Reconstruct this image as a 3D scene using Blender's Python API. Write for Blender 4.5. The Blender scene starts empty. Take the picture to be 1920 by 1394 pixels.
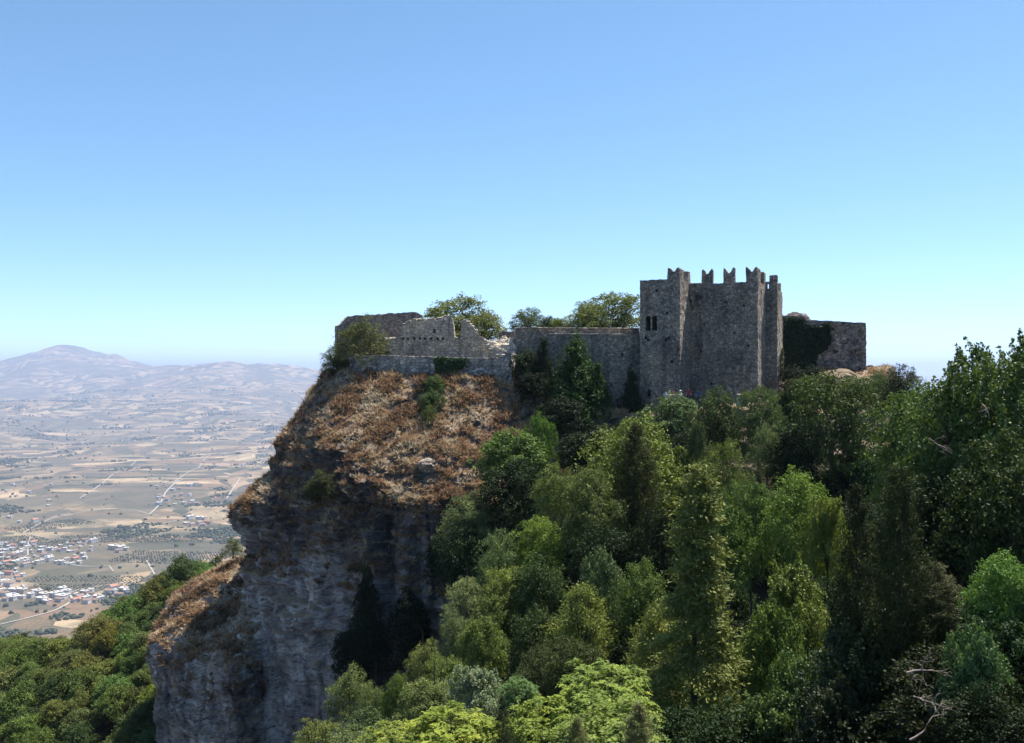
import bpy, bmesh, math, random
import numpy as np
from mathutils import Vector, Matrix

# ------------------------------------------------------------------ scene, camera, sky, sun
SC = bpy.context.scene
COL = SC.collection
random.seed(7)
F = 1700.0            # focal length in pixels of the 1920 px wide photograph
CX, CY = 960.0, 697.0

cam = bpy.data.cameras.new('camera')
cam.sensor_fit = 'HORIZONTAL'
cam.sensor_width = 36.0
cam.lens = 36.0 * F / 1920.0
cam.clip_start = 0.5
cam.clip_end = 150000.0
camo = bpy.data.objects.new('camera', cam)
COL.objects.link(camo)
camo.location = (0, 0, 0)
camo.rotation_euler = (math.radians(90), 0, 0)
SC.camera = camo

SUN_AZ = 49.0         # degrees to the right of the viewing direction (+Y)
SUN_EL = 63.0
world = bpy.data.worlds.new('World')
SC.world = world
world.use_nodes = True
wn = world.node_tree
bg = wn.nodes['Background']
sky = wn.nodes.new('ShaderNodeTexSky')
sky.sky_type = 'NISHITA'
sky.sun_disc = False
sky.sun_elevation = math.radians(SUN_EL)
sky.sun_rotation = math.radians(SUN_AZ)
sky.altitude = 700.0
sky.air_density = 0.5
sky.dust_density = 0.2
sky.ozone_density = 2.6
hs = wn.nodes.new('ShaderNodeHueSaturation')
hs.inputs['Saturation'].default_value = 1.16
hs.inputs['Hue'].default_value = 0.49
gm_ = wn.nodes.new('ShaderNodeGamma')
gm_.inputs[1].default_value = 0.82
wn.links.new(sky.outputs[0], gm_.inputs[0])
wn.links.new(gm_.outputs[0], hs.inputs['Color'])
wn.links.new(hs.outputs[0], bg.inputs[0])
bg.inputs[1].default_value = 0.138

sl = bpy.data.lights.new('sun', 'SUN')
sl.energy = 4.4
sl.angle = math.radians(0.5)
sl.color = (1.0, 0.95, 0.87)
so = bpy.data.objects.new('sun', sl)
COL.objects.link(so)
az, el = math.radians(SUN_AZ), math.radians(SUN_EL)
SUNDIR = Vector((math.sin(az) * math.cos(el), math.cos(az) * math.cos(el), math.sin(el)))
so.rotation_euler = SUNDIR.to_track_quat('Z', 'Y').to_euler()
so.location = SUNDIR * 300

SC.view_settings.view_transform = 'Standard'
SC.view_settings.look = 'None'
SC.view_settings.exposure = 1.27
SC.view_settings.gamma = 1.0
SC.render.engine = 'CYCLES'
SC.cycles.max_bounces = 6
SC.cycles.diffuse_bounces = 1
SC.cycles.glossy_bounces = 1
SC.cycles.transmission_bounces = 3
SC.cycles.volume_bounces = 1
SC.cycles.transparent_max_bounces = 4
SC.cycles.use_denoising = True
SC.cycles.sample_clamp_indirect = 4.0

# ------------------------------------------------------------------ helpers
def P(px, py, Y):
    """point that stands at depth Y on the line of sight through photo pixel (px, py)"""
    return ((px - CX) / F * Y, Y, (CY - py) / F * Y)

_rng = np.random.RandomState(3)
_perm = _rng.permutation(256)
_perm = np.concatenate([_perm, _perm, _perm])
_grad = _rng.normal(size=(256, 3))
_grad /= np.linalg.norm(_grad, axis=1)[:, None]

def noise(p):
    p = np.asarray(p, dtype=np.float64)
    i = np.floor(p).astype(np.int64)
    f = p - i
    i &= 255
    u = f * f * f * (f * (f * 6 - 15) + 10)
    def g(dx, dy, dz):
        h = _perm[_perm[_perm[(i[:, 0] + dx) & 255] + ((i[:, 1] + dy) & 255)] + ((i[:, 2] + dz) & 255)]
        return (_grad[h] * (f - np.array([dx, dy, dz]))).sum(1)
    def mix(a, b, t):
        return a + (b - a) * t
    x00 = mix(g(0, 0, 0), g(1, 0, 0), u[:, 0]); x10 = mix(g(0, 1, 0), g(1, 1, 0), u[:, 0])
    x01 = mix(g(0, 0, 1), g(1, 0, 1), u[:, 0]); x11 = mix(g(0, 1, 1), g(1, 1, 1), u[:, 0])
    return mix(mix(x00, x10, u[:, 1]), mix(x01, x11, u[:, 1]), u[:, 2])

def fbm(p, oct=4, lac=2.03, gain=0.5):
    p = np.asarray(p, dtype=np.float64)
    a, s = 1.0, np.zeros(len(p))
    for k in range(oct):
        s += a * noise(p + 17.3 * k)
        p = p * lac
        a *= gain
    return s

def sstep(a, b, x):
    t = np.clip((x - a) / (b - a), 0, 1)
    return t * t * (3 - 2 * t)

def mk_mesh(name, verts, faces, mat=None, smooth=False, tint=None, midx=None):
    """verts (N,3), faces (M,k) of one size; tint: one float for each face"""
    me = bpy.data.meshes.new(name)
    verts = np.asarray(verts, dtype=np.float32)
    faces = np.asarray(faces, dtype=np.int32)
    n, k = faces.shape
    me.vertices.add(len(verts)); me.vertices.foreach_set('co', verts.ravel())
    me.loops.add(n * k); me.loops.foreach_set('vertex_index', faces.ravel())
    me.polygons.add(n)
    me.polygons.foreach_set('loop_start', np.arange(0, n * k, k, dtype=np.int32))
    if smooth:
        me.polygons.foreach_set('use_smooth', np.ones(n, dtype=bool))
    if tint is not None:
        a = me.attributes.new('tint', 'FLOAT', 'FACE')
        a.data.foreach_set('value', np.asarray(tint, dtype=np.float32))
    for m in (mat if isinstance(mat, (list, tuple)) else [mat]):
        if m:
            me.materials.append(m)
    if midx is not None:
        me.polygons.foreach_set('material_index', np.asarray(midx, dtype=np.int32))
    me.update(calc_edges=True)
    me.validate()
    return me

def obj(name, me, parent=None, loc=None, **props):
    o = bpy.data.objects.new(name, me)
    COL.objects.link(o)
    if parent is not None:
        o.parent = parent
    if loc is not None:
        o.location = loc
    for k, v in props.items():
        o[k] = v
    return o

def thing(name, label, cat, loc=(0, 0, 0), group=None):
    o = obj(name, None, None, loc, label=label, category=cat)
    o.empty_display_size = 0.3
    o['kind'] = 'thing'
    if group:
        o['group'] = group
    return o

# ------------------------------------------------------------------ materials
class NT:
    def __init__(self, name):
        self.m = bpy.data.materials.new(name)
        self.m.use_nodes = True
        self.t = self.m.node_tree
        self.t.nodes.clear()
        self.out = self.t.nodes.new('ShaderNodeOutputMaterial')
    def n(self, typ, ins=None, **attrs):
        nd = self.t.nodes.new(typ)
        for k, v in attrs.items():
            setattr(nd, k, v)
        for k, v in (ins or {}).items():
            s = nd.inputs[k]
            if hasattr(v, 'is_output') or isinstance(v, bpy.types.NodeSocket):
                self.t.links.new(v, s)
            else:
                s.default_value = v
        return nd
    def ramp(self, fac, stops, interp='LINEAR'):
        r = self.n('ShaderNodeValToRGB', {'Fac': fac})
        r.color_ramp.interpolation = interp
        e = r.color_ramp.elements
        while len(e) > 1:
            e.remove(e[-1])
        e[0].position = stops[0][0]; e[0].color = (*stops[0][1], 1)
        for p, c in stops[1:]:
            x = e.new(p); x.color = (*c, 1)
        return r.outputs[0]
    def mixc(self, fac, a, b, mode='MIX'):
        m = self.n('ShaderNodeMix', data_type='RGBA', blend_type=mode)
        for s, v in ((m.inputs[0], fac), (m.inputs[6], a), (m.inputs[7], b)):
            if isinstance(v, bpy.types.NodeSocket):
                self.t.links.new(v, s)
            else:
                s.default_value = v if not isinstance(v, tuple) or len(v) == 4 else (*v, 1)
        return m.outputs[2]
    def math(self, op, a, b=None, c=None):
        m = self.n('ShaderNodeMath', operation=op)
        for k, v in enumerate((a, b, c)):
            if v is None:
                continue
            if isinstance(v, bpy.types.NodeSocket):
                self.t.links.new(v, m.inputs[k])
            else:
                m.inputs[k].default_value = v
        return m.outputs[0]
    def map(self, vec, scale=(1, 1, 1), rot=(0, 0, 0), loc=(0, 0, 0)):
        return self.n('ShaderNodeMapping', {'Vector': vec, 'Scale': scale, 'Rotation': rot, 'Location': loc}).outputs[0]
    def noise(self, vec, scale, detail=4.0, rough=0.55, dist=0.0):
        return self.n('ShaderNodeTexNoise', {'Vector': vec, 'Scale': scale, 'Detail': detail, 'Roughness': rough, 'Distortion': dist}).outputs[0]
    def pos(self):
        return self.n('ShaderNodeNewGeometry').outputs['Position']
    def surf(self, sock):
        self.t.links.new(sock, self.out.inputs['Surface'])
        return self.m

def bsdf(T, col, rough=0.9, spec=0.2, normal=None):
    ins = {'Base Color': col, 'Roughness': rough, 'Specular IOR Level': spec}
    if normal is not None:
        ins['Normal'] = normal
    return T.n('ShaderNodeBsdfPrincipled', ins).outputs[0]

def m_stone(name, dark, mid, light, scale=2.6, warm=0.35):
    T = NT(name)
    p = T.pos()
    wob = T.n('ShaderNodeVectorMath', {0: p, 1: T.n('ShaderNodeVectorMath', {0: T.n('ShaderNodeTexNoise', {'Vector': p, 'Scale': 1.7, 'Detail': 2.0}).outputs[1], 1: (0.35, 0.35, 0.25)}, operation='MULTIPLY').outputs[0]}, operation='ADD').outputs[0]
    v = T.map(wob, scale=(1, 1, 1.35))
    vor = T.n('ShaderNodeTexVoronoi', {'Vector': v, 'Scale': scale, 'Randomness': 0.9}, feature='F1')
    edge = T.n('ShaderNodeTexVoronoi', {'Vector': v, 'Scale': scale, 'Randomness': 0.9}, feature='DISTANCE_TO_EDGE').outputs['Distance']
    rnd = T.n('ShaderNodeSeparateColor', {'Color': vor.outputs['Color']}).outputs[0]
    c = T.ramp(rnd, [(0.0, dark), (0.35, mid), (0.75, light), (1.0, tuple(min(1, x * 1.35) for x in light))])
    fine = T.noise(p, 9.0, 6.0, 0.7)
    c = T.mixc(0.75, c, T.ramp(fine, [(0.25, (0.35, 0.35, 0.36)), (0.55, (1, 1, 1)), (0.8, (1.3, 1.25, 1.2))]), 'MULTIPLY')
    big = T.noise(p, 0.28, 5.0, 0.62)
    c = T.mixc(0.85, c, T.ramp(big, [(0.32, (0.5, 0.5, 0.53)), (0.46, (0.9, 0.9, 0.92)), (0.56, (1.15, 1.1, 1.03)), (0.7, (1.5, 1.38, 1.22))]), 'MULTIPLY')
    streak = T.noise(T.map(p, scale=(1.2, 1.2, 0.16)), 0.9, 5.0, 0.6)
    c = T.mixc(0.7, c, T.ramp(streak, [(0.36, (0.5, 0.5, 0.52)), (0.52, (1, 1, 1)), (0.7, (1.1, 1.07, 1.0))]), 'MULTIPLY')
    rust = T.noise(T.map(p, loc=(31, 7, 5)), 0.6, 3.0)
    c = T.mixc(T.math('MULTIPLY', T.ramp(rust, [(0.55, (0, 0, 0)), (0.7, (1, 1, 1))]), warm), c, (0.30, 0.20, 0.12), 'MIX')
    mort = T.ramp(edge, [(0.0, (0.45, 0.44, 0.43)), (0.09, (1, 1, 1))])
    c = T.mixc(0.8, c, mort, 'MULTIPLY')
    h = T.math('ADD', T.math('MINIMUM', T.math('MULTIPLY', edge, 6.0), 1.0), T.math('MULTIPLY', fine, 0.8))
    h = T.math('ADD', h, T.math('MULTIPLY', rnd, 0.6))
    b = T.n('ShaderNodeBump', {'Strength': 0.9, 'Distance': 0.09, 'Height': h}).outputs[0]
    return T.surf(bsdf(T, c, 0.95, 0.1, b))

M_STONE = m_stone('castle_stone', (0.21, 0.185, 0.165), (0.33, 0.288, 0.248), (0.44, 0.385, 0.325), 3.8)
M_RUIN = m_stone('ruin_stone', (0.46, 0.385, 0.30), (0.57, 0.48, 0.375), (0.66, 0.56, 0.44), 2.4, 0.25)
M_BRICKY = m_stone('brownish_stone', (0.15, 0.13, 0.12), (0.28, 0.24, 0.21), (0.39, 0.33, 0.285), 2.6, 0.5)
M_GREYWALL = m_stone('grey_terrace_stone', (0.19, 0.185, 0.18), (0.33, 0.32, 0.30), (0.45, 0.43, 0.40), 2.0, 0.25)
M_COPING = m_stone('pale_coping_stone', (0.32, 0.29, 0.25), (0.42, 0.38, 0.33), (0.5, 0.46, 0.4), 1.5, 0.2)

def m_rock():
    T = NT('cliff_rock')
    p = T.pos()
    nz = T.n('ShaderNodeSeparateXYZ', {0: T.n('ShaderNodeNewGeometry').outputs['Normal']}).outputs[2]
    warp = T.noise(p, 0.35, 4.0, 0.6)
    pz = T.n('ShaderNodeSeparateXYZ', {0: p})
    z2 = T.math('ADD', pz.outputs[2], T.math('MULTIPLY', warp, 2.4))
    lv = T.n('ShaderNodeCombineXYZ', {0: T.math('MULTIPLY', pz.outputs[0], 0.22), 1: T.math('MULTIPLY', pz.outputs[1], 0.22), 2: T.math('MULTIPLY', z2, 1.0)}).outputs[0]
    strata = T.noise(lv, 3.0, 9.0, 0.76)
    c = T.ramp(strata, [(0.34, (0.05, 0.048, 0.05)), (0.42, (0.17, 0.162, 0.16)), (0.52, (0.30, 0.285, 0.27)), (0.66, (0.43, 0.40, 0.365))])
    pat = T.noise(T.map(p, scale=(1, 1, 0.55), loc=(3, 9, 1)), 0.16, 7.0, 0.68)
    c = T.mixc(0.95, c, T.ramp(pat, [(0.36, (0.22, 0.21, 0.22)), (0.48, (0.72, 0.7, 0.72)), (0.56, (1.1, 1.08, 1.06)), (0.7, (1.3, 1.2, 1.08))]), 'MULTIPLY')
    streak = T.noise(T.map(p, scale=(1.0, 1.0, 0.12), loc=(1, 4, 0)), 0.8, 6.0, 0.65)
    c = T.mixc(0.4, c, T.ramp(streak, [(0.38, (0.35, 0.35, 0.38)), (0.53, (1, 1, 1))]), 'MULTIPLY')
    lv2 = T.n('ShaderNodeCombineXYZ', {0: T.math('MULTIPLY', pz.outputs[0], 0.12), 1: T.math('MULTIPLY', pz.outputs[1], 0.12), 2: T.math('MULTIPLY', z2, 1.0)}).outputs[0]
    thin = T.noise(lv2, 6.0, 5.0, 0.7)
    c = T.mixc(0.85, c, T.ramp(thin, [(0.36, (0.3, 0.3, 0.31)), (0.45, (0.95, 0.95, 0.95)), (0.6, (1.2, 1.18, 1.14))]), 'MULTIPLY')
    ochre = T.noise(T.map(p, loc=(50, 2, 8)), 0.3, 4.0)
    c = T.mixc(T.ramp(ochre, [(0.58, (0, 0, 0)), (0.72, (0.45, 0.45, 0.45))]), c, (0.30, 0.21, 0.13), 'MIX')
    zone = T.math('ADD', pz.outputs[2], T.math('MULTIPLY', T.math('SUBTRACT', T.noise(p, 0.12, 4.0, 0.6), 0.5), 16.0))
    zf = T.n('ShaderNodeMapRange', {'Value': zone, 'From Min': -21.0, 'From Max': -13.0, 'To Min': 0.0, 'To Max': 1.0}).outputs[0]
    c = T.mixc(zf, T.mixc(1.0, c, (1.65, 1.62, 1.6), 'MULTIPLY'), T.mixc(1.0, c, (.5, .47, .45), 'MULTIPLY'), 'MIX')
    # dry earth and straw on the ledges
    en = T.noise(p, 1.1, 7.0, 0.7)
    earth = T.ramp(en, [(0.3, (0.10, 0.07, 0.05)), (0.45, (0.24, 0.175, 0.125)), (0.6, (0.35, 0.265, 0.185)), (0.75, (0.44, 0.36, 0.25))])
    k = T.math('ADD', nz, T.math('MULTIPLY', T.math('SUBTRACT', T.noise(p, 0.8, 5.0, 0.7), 0.5), 0.7))
    fac = T.ramp(k, [(0.44, (0, 0, 0)), (0.60, (1, 1, 1))])
    c = T.mixc(fac, c, earth, 'MIX')
    h = T.math('ADD', T.math('ADD', strata, thin), T.math('MULTIPLY', T.noise(p, 5.0, 6.0, 0.7), 0.4))
    b = T.n('ShaderNodeBump', {'Strength': 0.9, 'Distance': 0.35, 'Height': h}).outputs[0]
    return T.surf(bsdf(T, c, 0.95, 0.15, b))
M_ROCK = m_rock()

def m_leaf(name, gloss=0.3, trans=0.28, rough=0.45):
    T = NT(name)
    oc = T.n('ShaderNodeObjectInfo')
    t = T.n('ShaderNodeAttribute', attribute_name='tint').outputs['Fac']
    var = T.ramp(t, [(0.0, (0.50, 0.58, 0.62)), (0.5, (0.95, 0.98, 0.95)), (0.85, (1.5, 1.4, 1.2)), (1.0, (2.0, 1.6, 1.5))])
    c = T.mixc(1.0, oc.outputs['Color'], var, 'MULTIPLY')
    b = bsdf(T, c, rough, gloss)
    tc = T.mixc(1.0, c, (1.25, 1.3, 0.55, 1), 'MULTIPLY')
    tr = T.n('ShaderNodeBsdfTranslucent', {'Color': tc}).outputs[0]
    s = T.n('ShaderNodeMixShader', {0: trans, 1: b, 2: tr}).outputs[0]
    return T.surf(s)
M_LEAF = m_leaf('leaf', .12, .2, .6)
M_GLOSSY = m_leaf('glossy_leaf', 0.2, 0.2, 0.55)
M_NEEDLE = m_leaf('needle', 0.12, 0.18, 0.65)
M_IVY = m_leaf('ivy_leaf', 0.14, 0.2, 0.6)

def m_plain(name, c1, c2, scale=6.0, rough=0.9, spec=0.15, bump=0.0):
    T = NT(name)
    p = T.n('ShaderNodeTexCoord').outputs['Object']
    nn = T.noise(p, scale, 5.0, 0.65)
    c = T.ramp(nn, [(0.3, c1), (0.7, c2)])
    nrm = T.n('ShaderNodeBump', {'Strength': 0.6, 'Distance': bump, 'Height': nn}).outputs[0] if bump else None
    return T.surf(bsdf(T, c, rough, spec, nrm))
M_BARK = m_plain('bark', (0.045, 0.035, 0.028), (0.13, 0.105, 0.085), 9.0, 0.95, 0.1, 0.03)
M_DEADWOOD = m_plain('bleached_dead_wood', (0.20, 0.155, 0.13), (0.34, 0.28, 0.24), 12.0, 0.9, 0.1, 0.01)

def m_dry():
    T = NT('dry_grass_blade')
    t = T.n('ShaderNodeAttribute', attribute_name='tint').outputs['Fac']
    c = T.ramp(t, [(0.0, (0.055, 0.06, 0.025)), (0.10, (0.12, 0.09, 0.065)), (0.3, (0.26, 0.15, 0.088)), (0.5, (0.36, 0.225, 0.13)), (0.72, (0.45, 0.32, 0.19)), (0.92, (0.52, 0.40, 0.25)), (1.0, (0.6, 0.52, 0.39))])
    b = bsdf(T, c, 0.85, 0.15)
    tr = T.n('ShaderNodeBsdfTranslucent', {'Color': c}).outputs[0]
    return T.surf(T.n('ShaderNodeMixShader', {0: 0.35, 1: b, 2: tr}).outputs[0])
M_DRY = m_dry()

M_FLOOR = m_plain('forest_floor', (0.02, 0.018, 0.012), (0.05, 0.043, 0.026), 0.7, 1.0, 0.05, 0.1)

def m_valley():
    T = NT('valley_fields')
    p = T.pos()
    w1 = T.n('ShaderNodeTexNoise', {'Vector': p, 'Scale': 0.0011, 'Detail': 3.0}).outputs[1]
    w = T.n('ShaderNodeVectorMath', {0: w1, 1: (420, 420, 0)}, operation='MULTIPLY').outputs[0]
    pw = T.n('ShaderNodeVectorMath', {0: p, 1: w}, operation='ADD').outputs[0]
    def layer(rot, sx, sy, seed):
        v = T.map(pw, scale=(1.0 / sx, 1.0 / sy, 0.0), rot=(0, 0, rot), loc=(seed, seed * 2, 0))
        vo = T.n('ShaderNodeTexVoronoi', {'Vector': v, 'Scale': 1.0, 'Randomness': 0.75}, feature='F1', distance='CHEBYCHEV', voronoi_dimensions='2D')
        v2 = T.n('ShaderNodeTexVoronoi', {'Vector': v, 'Scale': 1.0, 'Randomness': 0.75}, feature='F2', distance='CHEBYCHEV', voronoi_dimensions='2D')
        edge = T.math('SUBTRACT', v2.outputs['Distance'], vo.outputs['Distance'])
        sc = T.n('ShaderNodeSeparateColor', {'Color': vo.outputs['Color']})
        return sc.outputs[0], sc.outputs[1], edge
    a = layer(0.5, 75, 190, 0.0)
    b = layer(-0.35, 210, 85, 7.3)
    sel = T.math('GREATER_THAN', T.noise(T.map(p, loc=(900, 0, 0)), 0.0011, 1.0), 0.5)
    def pick(i):
        m = T.n('ShaderNodeMix', data_type='FLOAT')
        T.t.links.new(sel, m.inputs[0]); T.t.links.new(a[i], m.inputs[2]); T.t.links.new(b[i], m.inputs[3])
        return m.outputs[0]
    r, g, e = pick(0), pick(1), pick(2)
    c = T.ramp(r, [(0.0, (0.07, 0.072, 0.045)), (0.10, (0.12, 0.105, 0.075)), (0.24, (0.20, 0.14, 0.09)), (0.42, (0.27, 0.195, 0.12)), (0.58, (0.33, 0.245, 0.15)), (0.74, (0.42, 0.32, 0.20)), (0.9, (0.12, 0.105, 0.08)), (1.0, (0.2, 0.15, 0.11))], 'CONSTANT')
    # grain inside the fields, tree dots of groves, dark scrub
    gr = T.noise(p, 0.02, 6.0, 0.7)
    c = T.mixc(0.6, c, T.ramp(gr, [(0.3, (0.68, 0.68, 0.68)), (0.7, (1.22, 1.22, 1.22))]), 'MULTIPLY')
    dots = T.n('ShaderNodeTexVoronoi', {'Vector': T.map(p, scale=(1, 1, 0), rot=(0, 0, 0.6)), 'Scale': 0.11, 'Randomness': 0.35}, feature='F1', voronoi_dimensions='2D').outputs['Distance']
    grove = T.math('MULTIPLY', T.math('LESS_THAN', dots, 0.36), T.math('GREATER_THAN', g, 0.62))
    c = T.mixc(T.math('MULTIPLY', grove, 0.75), c, (0.07, 0.085, 0.05), 'MIX')
    hedge = T.math('MULTIPLY', T.math('LESS_THAN', e, 0.045), T.math('GREATER_THAN', T.noise(p, 0.012, 3.0), 0.47))
    c = T.mixc(T.math('MULTIPLY', hedge, 0.8), c, (0.06, 0.075, 0.04), 'MIX')
    scrub = T.noise(T.map(p, scale=(1, 1, 0)), 0.00085, 9.0, 0.68)
    c = T.mixc(T.ramp(scrub, [(0.50, (0, 0, 0)), (0.56, (0.8, 0.8, 0.8))]), c, T.mixc(gr, (0.06, 0.065, 0.04), (0.16, 0.14, 0.10)), 'MIX')
    c = T.mixc(1.0, c, (.84, .82, .82), 'MULTIPLY')
    return T.surf(bsdf(T, c, 1.0, 0.05))
M_VALLEY = m_valley()
M_ROAD = m_plain('pale_road', (0.28, 0.255, 0.22), (0.38, 0.345, 0.30), 0.01)

def smat(name, col, rough=0.8, var=0.15):
    T = NT(name)
    p = T.pos()
    nn = T.noise(p, 0.9, 4.0)
    c = T.mixc(nn, tuple(x * (1 - var) for x in col), tuple(min(1, x * (1 + var)) for x in col))
    return T.surf(bsdf(T, c, rough, 0.25))

# ------------------------------------------------------------------ ground: near hillside and far valley in one sheet
CTRL = np.array([
 (0,0,-5),(10,0,-5),(-15,5,-9),(15,-12,-5),(-10,-15,-6),(0,-30,-6),
 (0,15,-11),(0,30,-20),(0,45,-26),(0,60,-26),(0,75,-21),(3,87,-15),
 (15,20,-9),(25,30,-9),(15,40,-18),(25,50,-16),(15,60,-21),(25,70,-15),(35,60,-11),(20,84,-11),(32,90,-10),(47,96,-8),(50,70,-6),(60,40,-4),(40,15,-5),
 (-15,20,-18),(-12,40,-31),(-12,60,-38),(-12,75,-42),(-15,84,-47),(-25,85,-50),(-35,85,-53),(-45,95,-54),(-30,60,-46),(-40,40,-43),(-30,20,-29),(-60,60,-60),(-70,90,-60),
 (-62,110,-50),(-40,104,-48),(-52,150,-36),(-78,175,-49),(-113,200,-63),(-90,150,-55),(-70,130,-46),(-45,130,-39),(-36,120,-37),(-100,120,-66),
 (-15,104,-32),(0,110,-18),(20,115,-12),(40,118,-10),(-20,130,-25),(0,140,-15),
 (-27,181,-62),(-53,206,-77),(-88,231,-94),(-160,210,-97),(-150,170,-93),(-135,130,-90),(-110,80,-80),(-90,30,-66),
 (10,170,-38),(40,160,-28),(60,120,-14),(90,100,-16),(90,50,-8)], dtype=np.float64)

def _rbf_fit(c):
    d = np.linalg.norm(c[:, None, :2] - c[None, :, :2], axis=2)
    n = len(c)
    A = np.zeros((n + 3, n + 3))
    A[:n, :n] = -d + 0.0
    A[:n, n] = 1; A[:n, n + 1:] = c[:, :2]
    A[n, :n] = 1; A[n + 1:, :n] = c[:, :2].T
    return np.linalg.solve(A, np.concatenate([c[:, 2], np.zeros(3)]))
_W = _rbf_fit(CTRL)

def hill(x, y):
    x = np.atleast_1d(np.asarray(x, float)); y = np.atleast_1d(np.asarray(y, float))
    dx, dy = x + 10, y - 90
    d = np.hypot(dx, dy)
    s = np.minimum(1, 150 / np.maximum(d, 1e-6))
    qx, qy = -10 + dx * s, 90 + dy * s
    r = np.sqrt((qx[:, None] - CTRL[None, :, 0]) ** 2 + (qy[:, None] - CTRL[None, :, 1]) ** 2)
    z = -(r @ _W[:-3]) + _W[-3] + _W[-2] * qx + _W[-1] * qy
    return z - 0.72 * np.maximum(0, d - 150)

def bump2(x, y, px, R, h, slat, sdep):
    """hill of height h seen in photo column px at distance R"""
    t = (px - CX) / F
    k = 1 / math.hypot(1, t)
    cx, cy = R * t * k, R * k
    ux, uy = cx / R, cy / R
    dl = (x - cx) * uy - (y - cy) * ux
    dd = (x - cx) * ux + (y - cy) * uy
    return h * np.exp(-0.5 * (dl / slat) ** 2 - 0.5 * (dd / sdep) ** 2)

def valley(x, y):
    x = np.atleast_1d(np.asarray(x, float)); y = np.atleast_1d(np.asarray(y, float))
    r = np.hypot(x, y)
    z0 = np.zeros_like(x)
    p = np.stack([x, y, z0], 1)
    z = -600 + 9 * fbm(p / 1500.0, 3) + sstep(3500, 10000, r) * 190 * fbm(p / 2600.0 + 5, 4) + sstep(6000, 15000, r) * 60
    m = bump2(x, y, 120, 21500, 540, 3300, 3600) + bump2(x, y, 108, 21500, 175, 620, 1400) + bump2(x, y, 178, 21800, 185, 700, 1400) + bump2(x, y, 10, 21000, 150, 1500, 1500)
    m += bump2(x, y, 330, 21500, 130, 1700, 2200)
    m += bump2(x, y, 470, 17500, 250, 1500, 1900) + bump2(x, y, 600, 18500, 280, 2600, 2300) + bump2(x, y, 380, 17000, 40, 700, 1200)
    m += bump2(x, y, 250, 13500, 120, 1500, 1200)
    rid = 1 - np.abs(fbm(p / 2100.0 + 3, 4)) * 1.6
    z = z + m * (0.72 + 0.28 * np.clip(rid, 0, 1.2)) + sstep(100, 500, m) * 70 * fbm(p / 900.0, 4)
    z = z + bump2(x, y, 390, 37000, 480, 1100, 2500) + bump2(x, y, 440, 36000, 160, 3500, 3000)
    z = z + sstep(28000, 40000, r) * (250 + 130 * fbm(p / 5200.0 + 11, 3))
    return z

def ground_z(x, y):
    h, v = hill(x, y), valley(x, y)
    r = np.hypot(np.atleast_1d(x), np.atleast_1d(y))
    return np.where(r < 2600, np.maximum(h, v), v)

ang = np.unique(np.round(np.concatenate([np.arange(-36, -8, 0.13), np.arange(-180, 180, 2.0), np.arange(-8, 34, 0.8)]), 3))
rad = 2.5 * (58000 / 2.5) ** (np.arange(330) / 329.0)
AA, RR = np.meshgrid(np.radians(ang), rad)
gx, gy = (np.sin(AA) * RR).ravel(), (np.cos(AA) * RR).ravel()
gz = ground_z(gx, gy) + np.where(RR.ravel() < 400, 0.5 * fbm(np.stack([gx, gy, gx * 0], 1) / 3.0, 3), 0)
nr, na = AA.shape
i0 = (np.arange(nr - 1)[:, None] * na + np.arange(na)[None, :])
j1 = (np.arange(na) + 1) % na
i1 = (np.arange(nr - 1)[:, None] * na + j1[None, :])
gf = np.stack([i0, i1, i1 + na, i0 + na], 2).reshape(-1, 4)[:, ::-1]
gm = (RR.ravel()[gf[:, 0]] > 700).astype(np.int32)
verts = np.stack([gx, gy, gz], 1)
verts = np.concatenate([verts, [[0, 0, -5.0]]])
me = mk_mesh('ground', verts, gf, [M_FLOOR, M_VALLEY], True, midx=gm)
obj('ground', me, kind='structure')

def pix_to_ground(px, py, fn=valley, lo=1200.0, hi=60000.0):
    """where the line of sight through a photo pixel meets the land"""
    Y = np.geomspace(lo, hi, 1500)
    x, z = (px - CX) / F * Y, (CY - py) / F * Y
    g = fn(x, Y)
    k = np.argmax(z < g)
    if z[k] >= g[k]:
        return None
    if k == 0:
        return x[0], Y[0], g[0]
    t = (z[k - 1] - g[k - 1]) / ((z[k - 1] - g[k - 1]) - (z[k] - g[k]))
    yy = Y[k - 1] + t * (Y[k] - Y[k - 1])
    return (px - CX) / F * yy, yy, float(fn((px - CX) / F * yy, yy)[0])

# ------------------------------------------------------------------ rock: lofted from contour rings
def catmull(pts, n):
    """pts (K,3...) -> n samples along axis 0, cubic"""
    K = len(pts)
    t = np.linspace(0, K - 1, n)
    i = np.clip(np.floor(t).astype(int), 0, K - 2)
    f = (t - i).reshape((-1,) + (1,) * (pts.ndim - 1))
    p0, p1, p2, p3 = pts[np.maximum(i - 1, 0)], pts[i], pts[i + 1], pts[np.minimum(i + 2, K - 1)]
    return 0.5 * (2 * p1 + (p2 - p0) * f + (2 * p0 - 5 * p1 + 4 * p2 - p3) * f * f + (3 * p1 - p0 - 3 * p2 + p3) * f ** 3)

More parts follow.
